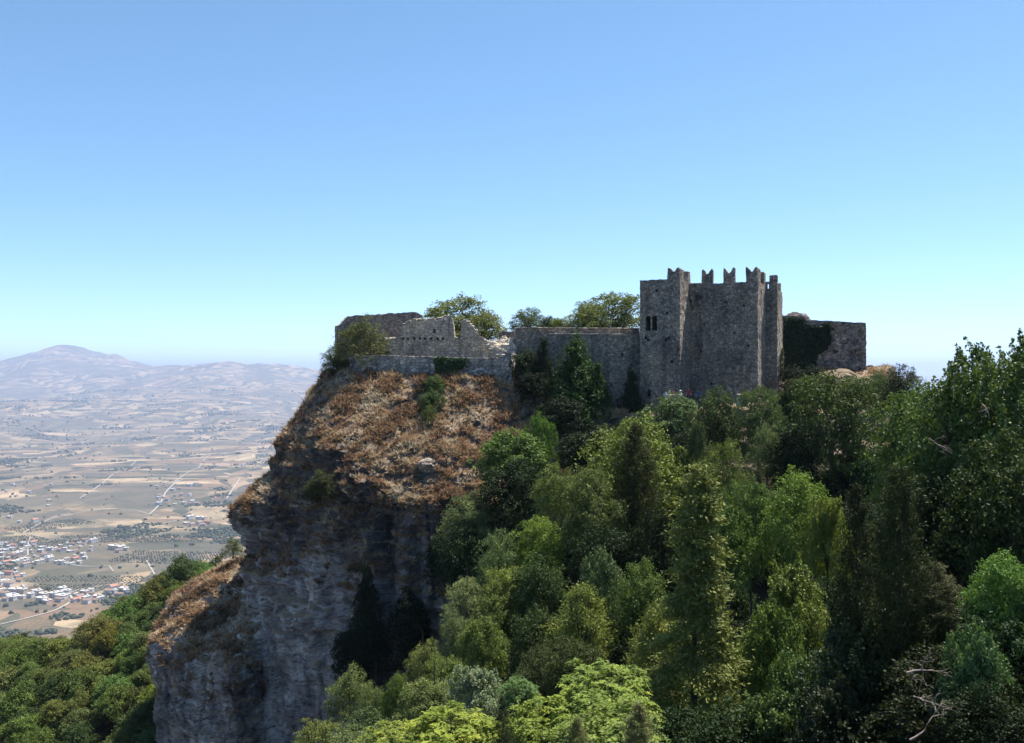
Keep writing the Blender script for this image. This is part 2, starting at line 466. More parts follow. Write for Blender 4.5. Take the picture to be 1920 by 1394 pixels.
def loft(name, rings, nu, nv, amp=1.0, gully=(), zblk=-3.0):
    net = np.array(rings, dtype=float)               # level, station, xyz
    net = np.concatenate([net, net[:, :1]], axis=1)  # closed round the rock
    g = catmull(net, nv)
    # even spacing along the contour
    seg = np.linalg.norm(np.diff(catmull(net.mean(0), 800), axis=0), axis=1)
    g = np.swapaxes(catmull(np.swapaxes(g, 0, 1), nu), 0, 1)
    nrm = np.cross(np.gradient(g, axis=0), np.gradient(g, axis=1))
    nrm /= np.linalg.norm(nrm, axis=2)[:, :, None] + 1e-9
    c = net.reshape(-1, 3).mean(0)
    out = g - c; out[:, :, 2] = 0
    sgn = np.sign((nrm * out).sum(2).mean())
    nrm *= sgn
    flat = g.reshape(-1, 3)
    N = nrm.reshape(-1, 3)
    steep = 1 - np.clip(N[:, 2], 0, 1)
    stp = sstep(.25, .7, steep)
    big = fbm(flat * np.array([1, 1, 1.7]) / 6.5, 3) * 1.5 * (0.55 + 0.45 * stp)
    med = fbm(flat / 1.6 + 9, 4) * 0.55 * (0.75 + 0.25 * stp)
    zz = flat[:, 2] + 1.2 * fbm(flat / 7.0 + 40, 3) + flat[:, 0] * 0.05
    led = np.zeros(len(flat))
    along = flat[:, 0] * .9 + flat[:, 1] * .5
    def hsh(a, b):
        return np.modf(np.abs(np.sin(a * 127.1 + b * 311.7) * 43758.5453))[0]
    for per, a, bl in ((2.7, 1.0, 6.5), (1.05, 0.62, 3.2), (0.48, 0.34, 2.0)):
        lay = np.floor(zz / per + .22 * noise(flat / 2.4 + per))
        blo = np.floor((along + 9 * hsh(lay, lay * 0)) / bl + .35 * noise(flat / 1.7 + 30 + per))
        led += a * (.72 * (hsh(lay, lay * 0 + 3) - .5) + .4 * (hsh(lay, blo) - .5))
    led *= (0.15 + 0.85 * sstep(.3, .75, steep)) * (0.5 + 0.9 * np.clip(noise(flat * np.array([.16, .16, .3]) + 70) + 0.5, 0, 1.2))
    crack = np.abs(noise(flat * np.array([0.33, 0.33, 0.06]) + 21))
    crk = -0.45 * np.exp(-(crack / 0.03) ** 2) * steep
    d = amp * (big + med + led + crk + 0.10 * fbm(flat / 0.35, 2))
    for (x0, w, dep, zt) in gully:
        d -= dep * np.exp(-((flat[:, 0] - x0 - 0.6 * noise(flat / 4.0)) / w) ** 2) * sstep(zt, zt - 3, flat[:, 2]) * (N[:, 1] < 0)
    blk = np.abs(noise(flat / 1.9 + 5)) + .5 * np.abs(noise(flat / .8 + 15))
    d += amp * .8 * (blk - .25) * sstep(zblk, zblk - 5, flat[:, 2]) * (N[:, 2] > .1)
    hor = N.copy(); hor[:, 2] *= 0.6
    flat = flat + hor * d[:, None]
    i = (np.arange(nv - 1)[:, None] * nu + np.arange(nu - 1)[None, :])
    f = np.stack([i, i + 1, i + nu + 1, i + nu], 2).reshape(-1, 4)
    if sgn < 0:
        pass
    # close the seam
    G = flat.reshape(nv, nu, 3); G[:, -1] = G[:, 0]
    flat = G.reshape(-1, 3)
    a, b, cc = flat[f[:, 0]], flat[f[:, 1]], flat[f[:, 3]]
    fn = np.cross(b - a, cc - a)
    if (fn * N[f[:, 0]]).sum() < 0:
        f = f[:, ::-1]
    me = mk_mesh(name, flat, f, M_ROCK, False)
    o = obj(name, me, kind='structure')
    return o, flat, f

def ring_in(ring, c, k, z):
    return [(c[0] + (x - c[0]) * k, c[1] + (y - c[1]) * k, zz + z) for x, y, zz in ring]

A = [(-5, 136, 0), (-12, 119, 0), (-17.2, 110.8, -0.3), (-21.8, 106, -0.6), (-19.5, 101.6, -0.5), (-10, 99.2, -0.8), (-4, 98.4, -1.0), (2, 97.6, -2.2), (9, 96.2, -4.6), (19, 92.5, -4.2), (33, 101, -3), (46.5, 111, 0.2), (41, 131, 0), (15, 141, 0)]
B = [(-7, 138, -8), (-13.5, 119, -8), (-19, 109, -6), (-25.3, 103, -6.2), (-19.3, 95.6, -5.6), (-11, 93.6, -5.6), (-4, 93, -5.8), (2.5, 93.5, -7), (9, 92.5, -9), (19, 89.5, -9), (34, 98, -8), (50, 111, -6), (44, 133, -6), (15, 144, -6)]
C = [(-8, 139, -14), (-14.5, 119, -14), (-20, 107.8, -11), (-27.4, 100.8, -11.4), (-16.2, 90.4, -9.8), (-11, 88.3, -10.0), (-5, 88.3, -10.3), (2, 89.5, -12), (9, 90, -13), (19, 87.5, -13), (35, 96.5, -13), (52, 111, -12), (46, 135, -12), (15, 146, -12)]
D = [(-8, 140, -18), (-15, 118, -18), (-20.5, 106.8, -15), (-30, 98.8, -14.7), (-15.8, 89.0, -13.2), (-10.5, 86.6, -13.0), (-5.3, 86.4, -13.2), (2, 88, -16), (9, 88.5, -18), (19, 86.5, -18), (36, 95.5, -18), (53, 111, -18), (47, 136, -18), (15, 147, -18)]
E = [(-8, 140, -22), (-15, 118, -22), (-20.5, 106.3, -18.5), (-29.2, 97.6, -18), (-16.5, 88.4, -17.2), (-11, 86.0, -16.2), (-5.8, 85.8, -16.5), (2, 87.5, -20), (9, 88, -23), (19, 86, -23), (36, 95, -23), (53, 111, -23), (47, 136, -23), (15, 147, -23)]
Fv = [(-8, 140, -28), (-15, 117, -28), (-20.5, 105.4, -24), (-27.8, 96.5, -23.6), (-17, 88.0, -22.5), (-11, 85.2, -21.6), (-5.8, 85.0, -22), (2, 87.8, -25), (9, 87.5, -28), (19, 85.5, -28), (36, 95, -28), (53, 111, -28), (47, 136, -28), (15, 147, -28)]
Gv = [(-8, 140, -36), (-15, 117, -36), (-20.5, 104.8, -31), (-27.5, 95.4, -31), (-17.5, 87.4, -30), (-11, 84.6, -29.5), (-5.8, 84.4, -30), (2, 87, -32), (9, 87, -34), (19, 85, -34), (36, 95, -34), (53, 111, -34), (47, 136, -34), (15, 147, -34)]
H = [(-8, 140, -55), (-15, 117, -55), (-20.5, 104, -55), (-28, 94, -55), (-18, 86.5, -55), (-11, 83.5, -55), (-5.8, 83, -55), (2, 86, -50), (9, 86, -45), (19, 85, -45), (36, 95, -45), (53, 111, -45), (47, 136, -45), (15, 147, -45)]
def inner(k, lift):
    o = []
    cen = [(-2,128),(-6,120),(-8,114),(-9,110),(-9,109),(-5,108),(0,108),(5,108),(12,107),(20,105),(28,110),(34,114),(32,122),(14,125)]
    for (x, y, z), (a, b) in zip(A, cen):
        o.append((a + (x - a) * k, b + (y - b) * k, z + lift))
    return o
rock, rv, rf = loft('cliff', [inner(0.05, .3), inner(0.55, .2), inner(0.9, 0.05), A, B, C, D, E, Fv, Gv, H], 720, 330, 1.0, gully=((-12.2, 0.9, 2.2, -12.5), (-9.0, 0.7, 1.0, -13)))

SA = [(-25,113,-23),(-31,111,-23.4),(-34,106.8,-22.9),(-33,103.2,-22.9),(-30,101.2,-22),(-25,100,-21)]
SB = [(-23, 115, -24), (-36, 112.5, -25), (-38.5, 104.3, -25.8), (-36.6, 99.6, -26.2), (-31, 96.8, -26.0), (-25, 95.6, -25.3)]
SCc = [(-22, 116, -30), (-39, 113, -30), (-40.1, 102.4, -29.4), (-37.6, 96.4, -29.8), (-31.6, 92.8, -29.6), (-26, 92.0, -29.2)]
SD = [(-22, 116, -35), (-39, 112, -34), (-39.6, 101.8, -33.4), (-37.2, 95.4, -33.8), (-31.2, 91.8, -33.6), (-25.6, 91.2, -33.4)]
SE = [(-22, 116, -42), (-38, 111, -42), (-38.2, 99.6, -40.5), (-36.2, 94.6, -40.5), (-31, 91.4, -40.5), (-24.5, 90.4, -40.5)]
SF = [(-22,116,-62),(-37,110,-62),(-37.6,98.4,-62),(-36,94,-62),(-31,91,-62),(-22,90,-62)]
SI = [(-29 + (x + 29) * .1, 106 + (y - 106) * .1, -21.6) for x, y, z in SA]
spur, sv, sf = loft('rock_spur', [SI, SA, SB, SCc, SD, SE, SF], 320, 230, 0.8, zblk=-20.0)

# ------------------------------------------------------------------ masonry builders
def weld(me, dist=0.003):
    bm = bmesh.new(); bm.from_mesh(me)
    bmesh.ops.remove_doubles(bm, verts=bm.verts, dist=dist)
    bmesh.ops.dissolve_degenerate(bm, edges=bm.edges, dist=0.0005)
    bmesh.ops.recalc_face_normals(bm, faces=bm.faces)
    bm.to_mesh(me); bm.free()
    return me

def rough(v, amp, sc=1.6, seed=0.0):
    v = np.asarray(v, float)
    o = np.stack([fbm(v * sc + 11 + seed, 3), fbm(v * sc + 47 + seed, 3), fbm(v * sc + 83 + seed, 3)], 1)
    return v + o * amp

def tower_mesh(name, poly, zb, zt, mat, res=0.28, amp=0.10, top=None):
    """closed prism over a plan polygon, its sides cut into a stone-sized grid and roughened; top(x,y)->z"""
    poly = np.array(poly, float)
    per = []
    for k in range(len(poly)):
        a, b = poly[k], poly[(k + 1) % len(poly)]
        n = max(2, int(np.linalg.norm(b - a) / res))
        per += [a + (b - a) * i / n for i in range(n)]
    per = np.array(per)
    ns = len(per)
    rows = max(2, int((zt - zb) / res))
    tops = np.array([top(x, y) if top else zt for x, y in per])
    V = []
    for r in range(rows + 1):
        t = r / rows
        V.append(np.column_stack([per, zb + (tops - zb) * t]))
    # cap rings
    c = poly.mean(0)
    caps = [0.8, 0.4, 0.08]
    for k in caps:
        V.append(np.column_stack([c + (per - c) * k, tops - 0.02]))
    bot = np.column_stack([c + (per - c) * 0.05, np.full(ns, zb)])
    V = [bot] + V
    V = np.concatenate(V)
    L = rows + 2 + len(caps)
    i = np.arange(L - 1)[:, None] * ns + np.arange(ns)[None, :]
    j = np.arange(L - 1)[:, None] * ns + ((np.arange(ns) + 1) % ns)[None, :]
    f = np.stack([i, j, j + ns, i + ns], 2).reshape(-1, 4).tolist()
    f.append(list(range(ns))[::-1]); f.append(list(range((L - 1) * ns, L * ns)))
    V = rough(V, amp)
    me = bpy.data.meshes.new(name)
    me.from_pydata(V.tolist(), [], f)
    me.materials.append(mat)
    return weld(me)

def wall_mesh(name, a, b, th, zb, top, mat, res=0.25, amp=0.09, rag=0.0, bottom=None):
    """wall standing on the plan line a-b, front face on the line, thickness away from the camera; top(s) with s in metres"""
    a, b = np.array(a, float), np.array(b, float)
    L = np.linalg.norm(b - a); d = (b - a) / L
    nrm = np.array([-d[1], d[0]])
    if nrm[1] < 0:
        nrm = -nrm
    n = max(3, int(L / res))
    s = np.linspace(0, L, n + 1)
    tp = np.array([top(x) for x in s])
    if rag:
        tp = tp + rag * (fbm(np.stack([s * 2.1, s * 0 + a[0], s * 0], 1), 3) + 0.35 * np.sign(noise(np.stack([np.floor(s / 0.4) * 3.7, s * 0 + 0.5, s * 0 + b[0]], 1))))
    zbv = np.array([bottom(x) for x in s]) if bottom else np.full(n + 1, zb)
    rows = max(3, int((tp.max() - zbv.min()) / res))
    ring = []
    for r in range(rows + 1):
        ring.append((0.0, r / rows))
    for k in (0.33, 0.67):
        ring.append((k, 1.0))
    for r in range(rows, -1, -1):
        ring.append((1.0, r / rows))
    V = np.zeros((n + 1, len(ring), 3))
    for q, (w, t) in enumerate(ring):
        xy = a[None] + d[None] * s[:, None] + nrm[None] * th * w
        V[:, q, :2] = xy
        V[:, q, 2] = zbv + (tp - zbv) * t
    R = len(ring)
    i = np.arange(n)[:, None] * R + np.arange(R)[None, :]
    j = np.arange(n)[:, None] * R + ((np.arange(R) + 1) % R)[None, :]
    f = np.stack([i, j, j + R, i + R], 2).reshape(-1, 4).tolist()
    # ends as quad strips between front and back columns
    for base in (0, n * R):
        for r in range(rows):
            f.append([base + r, base + r + 1, base + R - 2 - r, base + R - 1 - r])
        f.append([base + rows, base + rows + 1, base + rows + 2, base + rows + 3])
    V = rough(V.reshape(-1, 3), amp)
    me = bpy.data.meshes.new(name)
    me.from_pydata(V.tolist(), [], f)
    me.materials.append(mat)
    return weld(me)

def carve(me, cutters):
    """cut window and putlog holes through a wall mesh, one after the other"""
    for prof, origin, xd, depth in cutters:
        o = bpy.data.objects.new('carving', me); COL.objects.link(o)
        bm = bmesh.new()
        xd = Vector(xd).normalized(); yd = Vector((-xd.y, xd.x, 0))
        org = Vector(origin)
        fr = [bm.verts.new(org + xd * x + Vector((0, 0, z)) - yd * 0.4) for x, z in prof]
        bk = [bm.verts.new(org + xd * x + Vector((0, 0, z)) + yd * depth) for x, z in prof]
        n = len(prof)
        bm.faces.new(fr); bm.faces.new(bk[::-1])
        for k in range(n):
            bm.faces.new((fr[k], bk[k], bk[(k + 1) % n], fr[(k + 1) % n]))
        bmesh.ops.recalc_face_normals(bm, faces=bm.faces)
        cm = bpy.data.meshes.new('cutter'); bm.to_mesh(cm); bm.free()
        cm.materials.append(me.materials[0])
        co = bpy.data.objects.new('cutter', cm); COL.objects.link(co)
        md = o.modifiers.new('b', 'BOOLEAN'); md.operation = 'DIFFERENCE'; md.object = co; md.solver = 'EXACT'
        dg = bpy.context.evaluated_depsgraph_get()
        res = bpy.data.meshes.new_from_object(o.evaluated_get(dg))
        bpy.data.objects.remove(o); bpy.data.objects.remove(co)
        if len(res.polygons) > 50:
            me = res
    return me

def arch(w, h):
    return [(-w / 2, 0), (w / 2, 0)] + [(w / 2 * math.cos(t), h - w / 2 + w / 2 * math.sin(t)) for t in np.linspace(0, math.pi, 9)]
def rect(w, h):
    return [(-w / 2, 0), (w / 2, 0), (w / 2, h), (-w / 2, h)]

def extrude_profile(name, prof, depth, mat, bevel=0.03):
    bm = bmesh.new()
    fr = [bm.verts.new((x, 0, z)) for x, z in prof]
    bk = [bm.verts.new((x, depth, z)) for x, z in prof]
    n = len(prof)
    bm.faces.new(fr); bm.faces.new(bk[::-1])
    for k in range(n):
        bm.faces.new((fr[k], bk[k], bk[(k + 1) % n], fr[(k + 1) % n]))
    bmesh.ops.recalc_face_normals(bm, faces=bm.faces)
    if bevel:
        bmesh.ops.bevel(bm, geom=[e for e in bm.edges if e.calc_face_angle(0) > 0.6], offset=bevel, segments=1, affect='EDGES')
    me = bpy.data.meshes.new(name); bm.to_mesh(me); bm.free()
    me.materials.append(mat)
    return me

def block_mesh(name, sx, sy, sz, mat, seed, amp=0.12):
    rnd = random.Random(seed)
    bm = bmesh.new()
    bmesh.ops.create_cube(bm, size=1.0)
    bmesh.ops.scale(bm, vec=(sx, sy, sz), verts=bm.verts)
    for v in bm.verts:
        v.co += Vector((rnd.uniform(-1, 1) * sx, rnd.uniform(-1, 1) * sy, rnd.uniform(-1, 1) * sz)) * amp
    bmesh.ops.bevel(bm, geom=list(bm.edges), offset=min(sx, sy, sz) * 0.14, segments=1, affect='EDGES')
    me = bpy.data.meshes.new(name); bm.to_mesh(me); bm.free()
    me.materials.append(mat)
    return me

def rock_mesh(name, r, seed, mat, sub=3, sq=(1, 1, 0.7), beds=True):
    bm = bmesh.new()
    bmesh.ops.create_icosphere(bm, subdivisions=sub, radius=1.0)
    v = np.array([x.co[:] for x in bm.verts])
    d = 1 + 0.45 * fbm(v * 1.1 + seed * 3.1, 4)
    v = v * d[:, None]
    if beds:
        v[:, 2] = np.round(v[:, 2] * 4) / 4 * 0.5 + v[:, 2] * 0.5
    for x, c in zip(bm.verts, v * np.array(sq) * r):
        x.co = c
    me = bpy.data.meshes.new(name); bm.to_mesh(me); bm.free()
    me.materials.append(mat)
    return me

# ------------------------------------------------------------------ castle: towers and curtain wall
TH = math.radians(25)
U = np.array([math.cos(TH), -math.sin(TH)]); Vb = np.array([math.sin(TH), math.cos(TH)])
O0 = np.array([14.1, 100.0])
def loc(u, v):
    return O0 + U * u + Vb * v
def quad(u0, u1, v0, v1):
    return [loc(u0, v0), loc(u1, v0), loc(u1, v1), loc(u0, v1)]

castle = thing('castle', 'grey stone castle with two battlemented square towers and a long curtain wall', 'castle', (14.1, 100, -6))
def cpart(name, me, parent=None, **kw):
    o = obj(name, me, parent if parent is not None else castle, **kw)
    if parent is None:
        o.location = -castle.location
    return o

MER = [(-.7, -.25), (.7, -.25), (.7, 1.62), (.64, 1.74), (.53, 1.75), (.40, 1.66), (.27, 1.48), (.15, 1.28), (.05, 1.16), (0, 1.13),
       (-.05, 1.16), (-.15, 1.28), (-.27, 1.48), (-.40, 1.66), (-.53, 1.75), (-.64, 1.74), (-.7, 1.62)]
def worn(seed):
    R = random.Random(seed)
    q = [(x + R.uniform(-.05, .05), z + (R.uniform(-.1, .05) if z > .5 else 0)) for x, z in MER]
    me = extrude_profile('merlon', q, 0.55, M_STONE, 0.03)
    bm = bmesh.new(); bm.from_mesh(me)
    bmesh.ops.triangulate(bm, faces=bm.faces[:])
    bmesh.ops.subdivide_edges(bm, edges=[e for e in bm.edges if e.calc_length() > .3], cuts=2, use_grid_fill=True)
    bm.verts.ensure_lookup_table()
    v = rough(np.array([x.co[:] for x in bm.verts]), .09, 2.5, seed)
    for x, c in zip(bm.verts, v):
        x.co = c
    bm.to_mesh(me); bm.free()
    return me
mer_set = [worn(k) for k in range(6)]
mer_plain = extrude_profile('merlon_block', [(-.45, -.3), (.45, -.3), (.45, .75), (.36, .88), (-.38, .85), (-.45, .7)], 0.5, M_STONE, 0.03)

_mk = [0]
def merlon(parent, u, v, z, side=False, me=None, s=(1, 1, 1)):
    _mk[0] += 1
    o = obj('merlon', me or mer_set[_mk[0] % 6], parent)
    x, y = loc(u, v)
    o.location = (x, y, z)
    o.rotation_euler = (0, 0, -TH + (math.pi / 2 if side else 0))
    o.scale = s
    return o

# tower with the twin window
ZT = 10.05
me = tower_mesh('tower', quad(0, 4.5, 0, 7.5), -8, ZT, M_STONE)
uv = (math.cos(TH), -math.sin(TH), 0)
def onface(u, v, z):
    x, y = loc(u, v)
    return (x, y, z)
cut = [(arch(.58, 1.62), onface(0.93, 0, 4.5), uv, 3.0), (arch(.58, 1.62), onface(1.66, 0, 4.5), uv, 3.0)]
for u, z in ((0.95, 3.3), (2.95, 3.3), (0.7, 3.55), (3.25, 3.45), (3.6, .9), (1.9, 8.7), (3.1, 6.2)):
    cut.append((rect(.26, .3), onface(u, 0, z), uv, 1.2))
cut.append((rect(.34, .75), onface(1.05, 0, -2.75), uv, 1.5))
me = carve(me, cut)
tw1 = cpart('tower', me, label='shorter tower with a twin arched window')
win = extrude_profile('window_column', [(-.05, 0), (.05, 0), (.045, 1.1), (.10, 1.2), (.10, 1.3), (-.10, 1.3), (-.10, 1.2), (-.045, 1.1)], 0.16, M_COPING, 0.01)
wo = obj('window_column', win, tw1); wo.location = onface(1.295, 0.25, 4.5); wo.rotation_euler.z = -TH
sill = extrude_profile('window_sill', [(-.85, -.12), (.85, -.12), (.85, 0), (-.85, 0)], 0.3, M_STONE, 0.02)
wo = obj('window_sill', sill, tw1); wo.location = onface(1.295, -0.08, 4.48); wo.rotation_euler.z = -TH
merlon(tw1, 3.78, 0.0, ZT, s=(.92, 1, .72)); merlon(tw1, 4.5, 1.1, ZT, True, s=(.9, 1, .66)); merlon(tw1, 4.5, 4.0, ZT, True, s=(.9, 1, .66))
merlon(tw1, 0.6, 6.8, ZT, s=(.0001, .0001, .0001)) if False else None

# big square tower
ztop2 = lambda x, y: 9.85
me = tower_mesh('tower', quad(4.45, 11.92, 4.8, 10.2), -8, 9.85, M_STONE)
uside = (math.sin(TH), math.cos(TH), 0)
cut = []
for u, z in ((6.0, 5.2), (9.4, 4.1), (7.6, 1.2), (10.4, 7.1), (8.4, 7.6), (5.6, 2.2), (10.9, 2.7), (6.8, -1.5), (9.3, .2)):
    cut.append((rect(.24, .26), onface(u, 4.8, z), uv, 1.2))
for v in (6.3, 7.6):
    cut.append((rect(.3, .9), onface(11.92, v, 7.2), uside, 1.2))
me = carve(me, cut)
tw2 = cpart('tower', me, label='taller broad tower with swallow-tail battlements')
for u in (6.35, 8.75, 11.24):
    merlon(tw2, u, 4.8, 9.85, s=(.9, 1, .95))
merlon(tw2, 11.92, 6.0, 9.85, True, s=(.9, 1, .9)); merlon(tw2, 11.92, 9.2, 9.85, True, s=(.9, 1, .85))
mach = extrude_profile('machicolation', [(0, 0), (.5, .0), (.62, .5), (1.25, .5), (1.25, 1.9), (0, 1.9)], 0.9, M_STONE, 0.04)
mo = obj('machicolation', mach, tw2); mo.location = onface(4.55, 3.95, 8.0); mo.rotation_euler.z = -TH
cor = block_mesh('corbel', .28, .5, .5, M_STONE, 3)
for u in (4.8, 5.6):
    k = obj('corbel', cor, tw2); k.location = onface(u, 4.5, 7.75); k.rotation_euler.z = -TH

# turret behind, with a slit in its parapet
me = tower_mesh('turret', quad(11.6, 13.2, 10.0, 13.8), -8, 9.3, M_STONE)
tw3 = cpart('turret', me, label='narrow rear turret with weeds down its edge')
pw = tower_mesh('parapet', quad(11.6, 13.2, 10.0, 10.5), 9.2, 10.3, M_STONE, 0.25, 0.05)
pw = carve(pw, [(rect(.2, .55), onface(12.15, 10.0, 9.5), uv, 1.5)])
obj('parapet', pw, tw3)
merlon(tw3, 12.75, 10.0, 10.3, me=mer_plain, s=(1, 1, .85))
merlon(tw3, 13.2, 12.4, 9.6, True, me=mer_plain, s=(1, 1, .8))

# curtain wall left of the towers: upper parapet and lower buttressed face with a ledge
ca, cb = (0.6, 101.5), (14.6, 103.6)
top1 = lambda s: 5.0 - 0.014 * s
cw = cpart('curtain_wall', wall_mesh('curtain_wall', (P(967, 0, 101.3)[0], 101.3), (14.5, 103.2), 1.2, -9, lambda s: 4.87, M_STONE, 0.25, 0.08), label='upper curtain wall beside the towers')
lowtop = lambda s: 4.12
lw = wall_mesh('lower_wall', (P(1020, 0, 100.4)[0], 100.4), (14.4, 101.5), 1.0, -10, lowtop, M_STONE, 0.25, 0.08)
cut = []
ld = np.array([14.4 - P(1020, 0, 100.4)[0], 1.1]); ld /= np.linalg.norm(ld)
for px, py in ((1146, 725), (1103, 690), (1168, 668), (1090, 655)):
    x = P(px, py, 101)
    cut.append((rect(.28, .3), (x[0], 101.0 + 0.0, x[2]), (ld[0], ld[1], 0), 1.0))
lw = carve(lw, cut)
lwo = cpart('lower_wall', lw, label='lower buttressed face of the curtain wall')
def coping(name, a, b, z, w, h, parent, mat=M_COPING, step=1.1, zf=None):
    """row of flat capping slabs, each its own piece"""
    a, b = np.array(a, float), np.array(b, float)
    L = np.linalg.norm(b - a); n = max(1, int(L / step)); an = math.atan2(*(b - a)[::-1])
    meshes = [block_mesh('coping_stone', L / n * 0.97, w, h, mat, k, 0.05) for k in range(4)]
    for k in range(n):
        q = a + (b - a) * (k + .5) / n
        o = obj('coping_stone', meshes[k % 4], parent)
        zz = z if zf is None else zf((k + .5) / n)
        o.location = (q[0], q[1], zz)
        o.rotation_euler = (0, 0, an)
P0 = P(967, 0, 101.3)
coping('c', (P0[0], 101.75), (14.2, 103.7), 4.9, 1.35, .12, cw)
coping('c', (P(1024, 0, 100.4)[0], 100.75), (P(1166, 0, 101.3)[0], 101.65), 4.16, .9, .11, lwo)

# ------------------------------------------------------------------ walls and ruins on the cliff top
# far wall at the end of the cliff
fa, fb = (P(632, 0, 107)[0], 107.0), (P(792, 0, 111)[0], 111.0)
FW = float(np.hypot(fb[0] - fa[0], fb[1] - fa[1]))
pts = [(0, 612), (.05, 608), (.08, 601), (.12, 594), (.2, 592), (.3, 591.5), (.92, 585), (.95, 588), (1.0, 592)]
def prof(pts, L, a, b):
    xs = [p[0] * L for p in pts]
    zs = [(CY - p[1]) / F * (a[1] + (b[1] - a[1]) * p[0]) for p in pts]
    return lambda s: float(np.interp(s, xs, zs))
fw = thing('stone_wall', 'tall dark stone wall at the far end of the cliff top, behind a bush', 'wall', (fa[0], fa[1], -1))
o = obj('masonry', wall_mesh('masonry', fa, fb, 1.3, -2.5, prof(pts, FW, fa, fb), M_STONE, 0.25, 0.09, 0.05), fw); o.location = -fw.location

# ruined hall wall
ra, rb = (P(698, 0, 105)[0], 105.0), (P(936, 0, 104.4)[0], 104.4)
RL = float(np.hypot(rb[0] - ra[0], rb[1] - ra[1]))
def fx(px):
    return (px - 698) / 238.0
pts = [(fx(698), 668), (fx(701), 646), (fx(706), 640), (fx(722), 637), (fx(746), 636), (fx(751), 620), (fx(756), 609), (fx(770), 604), (fx(776), 601), (fx(810), 600), (fx(830), 598), (fx(834), 594.5), (fx(845), 594), (fx(849), 598), (fx(850.5), 606), (fx(851), 634), (fx(852), 636), (fx(863), 636.5), (fx(864.5), 606), (fx(866), 601), (fx(871), 601), (fx(879), 606), (fx(888), 616), (fx(896), 625), (fx(900), 634), (fx(910), 639), (fx(922), 645), (fx(930), 652), (fx(933), 660), (fx(936), 668)]
rw = thing('ruined_wall', 'broken pale stone wall with a stepped jagged top and a row of beam holes', 'wall', (ra[0], ra[1], -1))
rme = wall_mesh('masonry', ra, rb, 0.9, -2.0, prof(pts, RL, ra, rb), M_RUIN, 0.16, 0.09, 0.16)
rd = np.array([rb[0] - ra[0], rb[1] - ra[1]]) / RL
cut = []
for px in (756, 765, 777, 788, 797, 809, 821, 831):
    x = P(px, 638, 105)
    cut.append((rect(.3, .3), (x[0], ra[1] + (x[0] - ra[0]) * rd[1] / rd[0], x[2]), (rd[0], rd[1], 0), 0.55))
for px, py, w, h in ((815, 626, .3, .5), (723, 664, .9, .35), (880, 650, .2, .2)):
    x = P(px, py, 105)
    cut.append((rect(w, h), (x[0], ra[1] + (x[0] - ra[0]) * rd[1] / rd[0], x[2]), (rd[0], rd[1], 0), 0.5))
rme = carve(rme, cut)
o = obj('masonry', rme, rw); o.location = -rw.location
# loose capping stones along the broken edge
cs = [block_mesh('capping_stone', .45, .7, .26, M_COPING, 40 + k, 0.14) for k in range(6)]
pf = prof(pts, RL, ra, rb)
rr = random.Random(5)
for k in range(46):
    s = RL * (k + rr.uniform(.2, .8)) / 46
    q = np.array(ra) + rd * s
    o = obj('capping_stone', cs[k % 6], rw)
    o.location = (q[0] + 0, q[1] + .45, pf(s) + .07 - fw.location.z * 0)
    o.location = Vector(o.location) - rw.location
    o.rotation_euler = (rr.uniform(-.2, .2), rr.uniform(-.25, .25), rr.uniform(-.4, .4))
    o.scale = (rr.uniform(.6, 1.1),) * 3

# terrace retaining wall in front
ta, tb = (P(655, 0, 101.2)[0], 101.2), (P(953, 0, 98.6)[0], 98.6)
TL = float(np.hypot(tb[0] - ta[0], tb[1] - ta[1]))
tp = [(0, 668), (.2, 668), (.5, 670.5), (.8, 673), (.93, 672.5), (.96, 669), (1, 663)]
tw = thing('terrace_wall', 'long low grey retaining wall running along the top of the brown slope', 'wall', (ta[0], ta[1], -1))
tpf = prof(tp, TL, ta, tb)
o = obj('masonry', wall_mesh('masonry', ta, tb, 0.8, -4.0, tpf, M_GREYWALL, 0.2, 0.08, 0.02), tw); o.location = -tw.location
td = (np.array(tb) - np.array(ta)) / TL
tn = np.array([-td[1], td[0]])
hold = obj('coping', None, tw); hold.location = -tw.location; hold.empty_display_size = .1
coping('c', np.array(ta) + tn * .4, np.array(ta) + td * TL * .93 + tn * .4, 0, .92, .11, hold, zf=lambda t: tpf(t * TL * .93) + .03, step=.9)
pil = tower_mesh('pillar', [(tb[0] - .35, tb[1] - .15), (tb[0] + .35, tb[1] - .35), (tb[0] + .8, tb[1] + 1.4), (tb[0] - .1, tb[1] + 1.5)], -4.5, P(0, 662, 98.6)[2], M_GREYWALL, .25, .07)
o = obj('end_pillar', pil, tw); o.location = -tw.location
bq = P(812, 0, 99.6)
but = tower_mesh('buttress', [(bq[0] - .25, 99.3), (bq[0] + .25, 99.25), (bq[0] + .25, 100.2), (bq[0] - .25, 100.2)], -4, P(0, 682, 99.4)[2], M_GREYWALL, .2, .06)
o = obj('buttress', but, tw); o.location = -tw.location

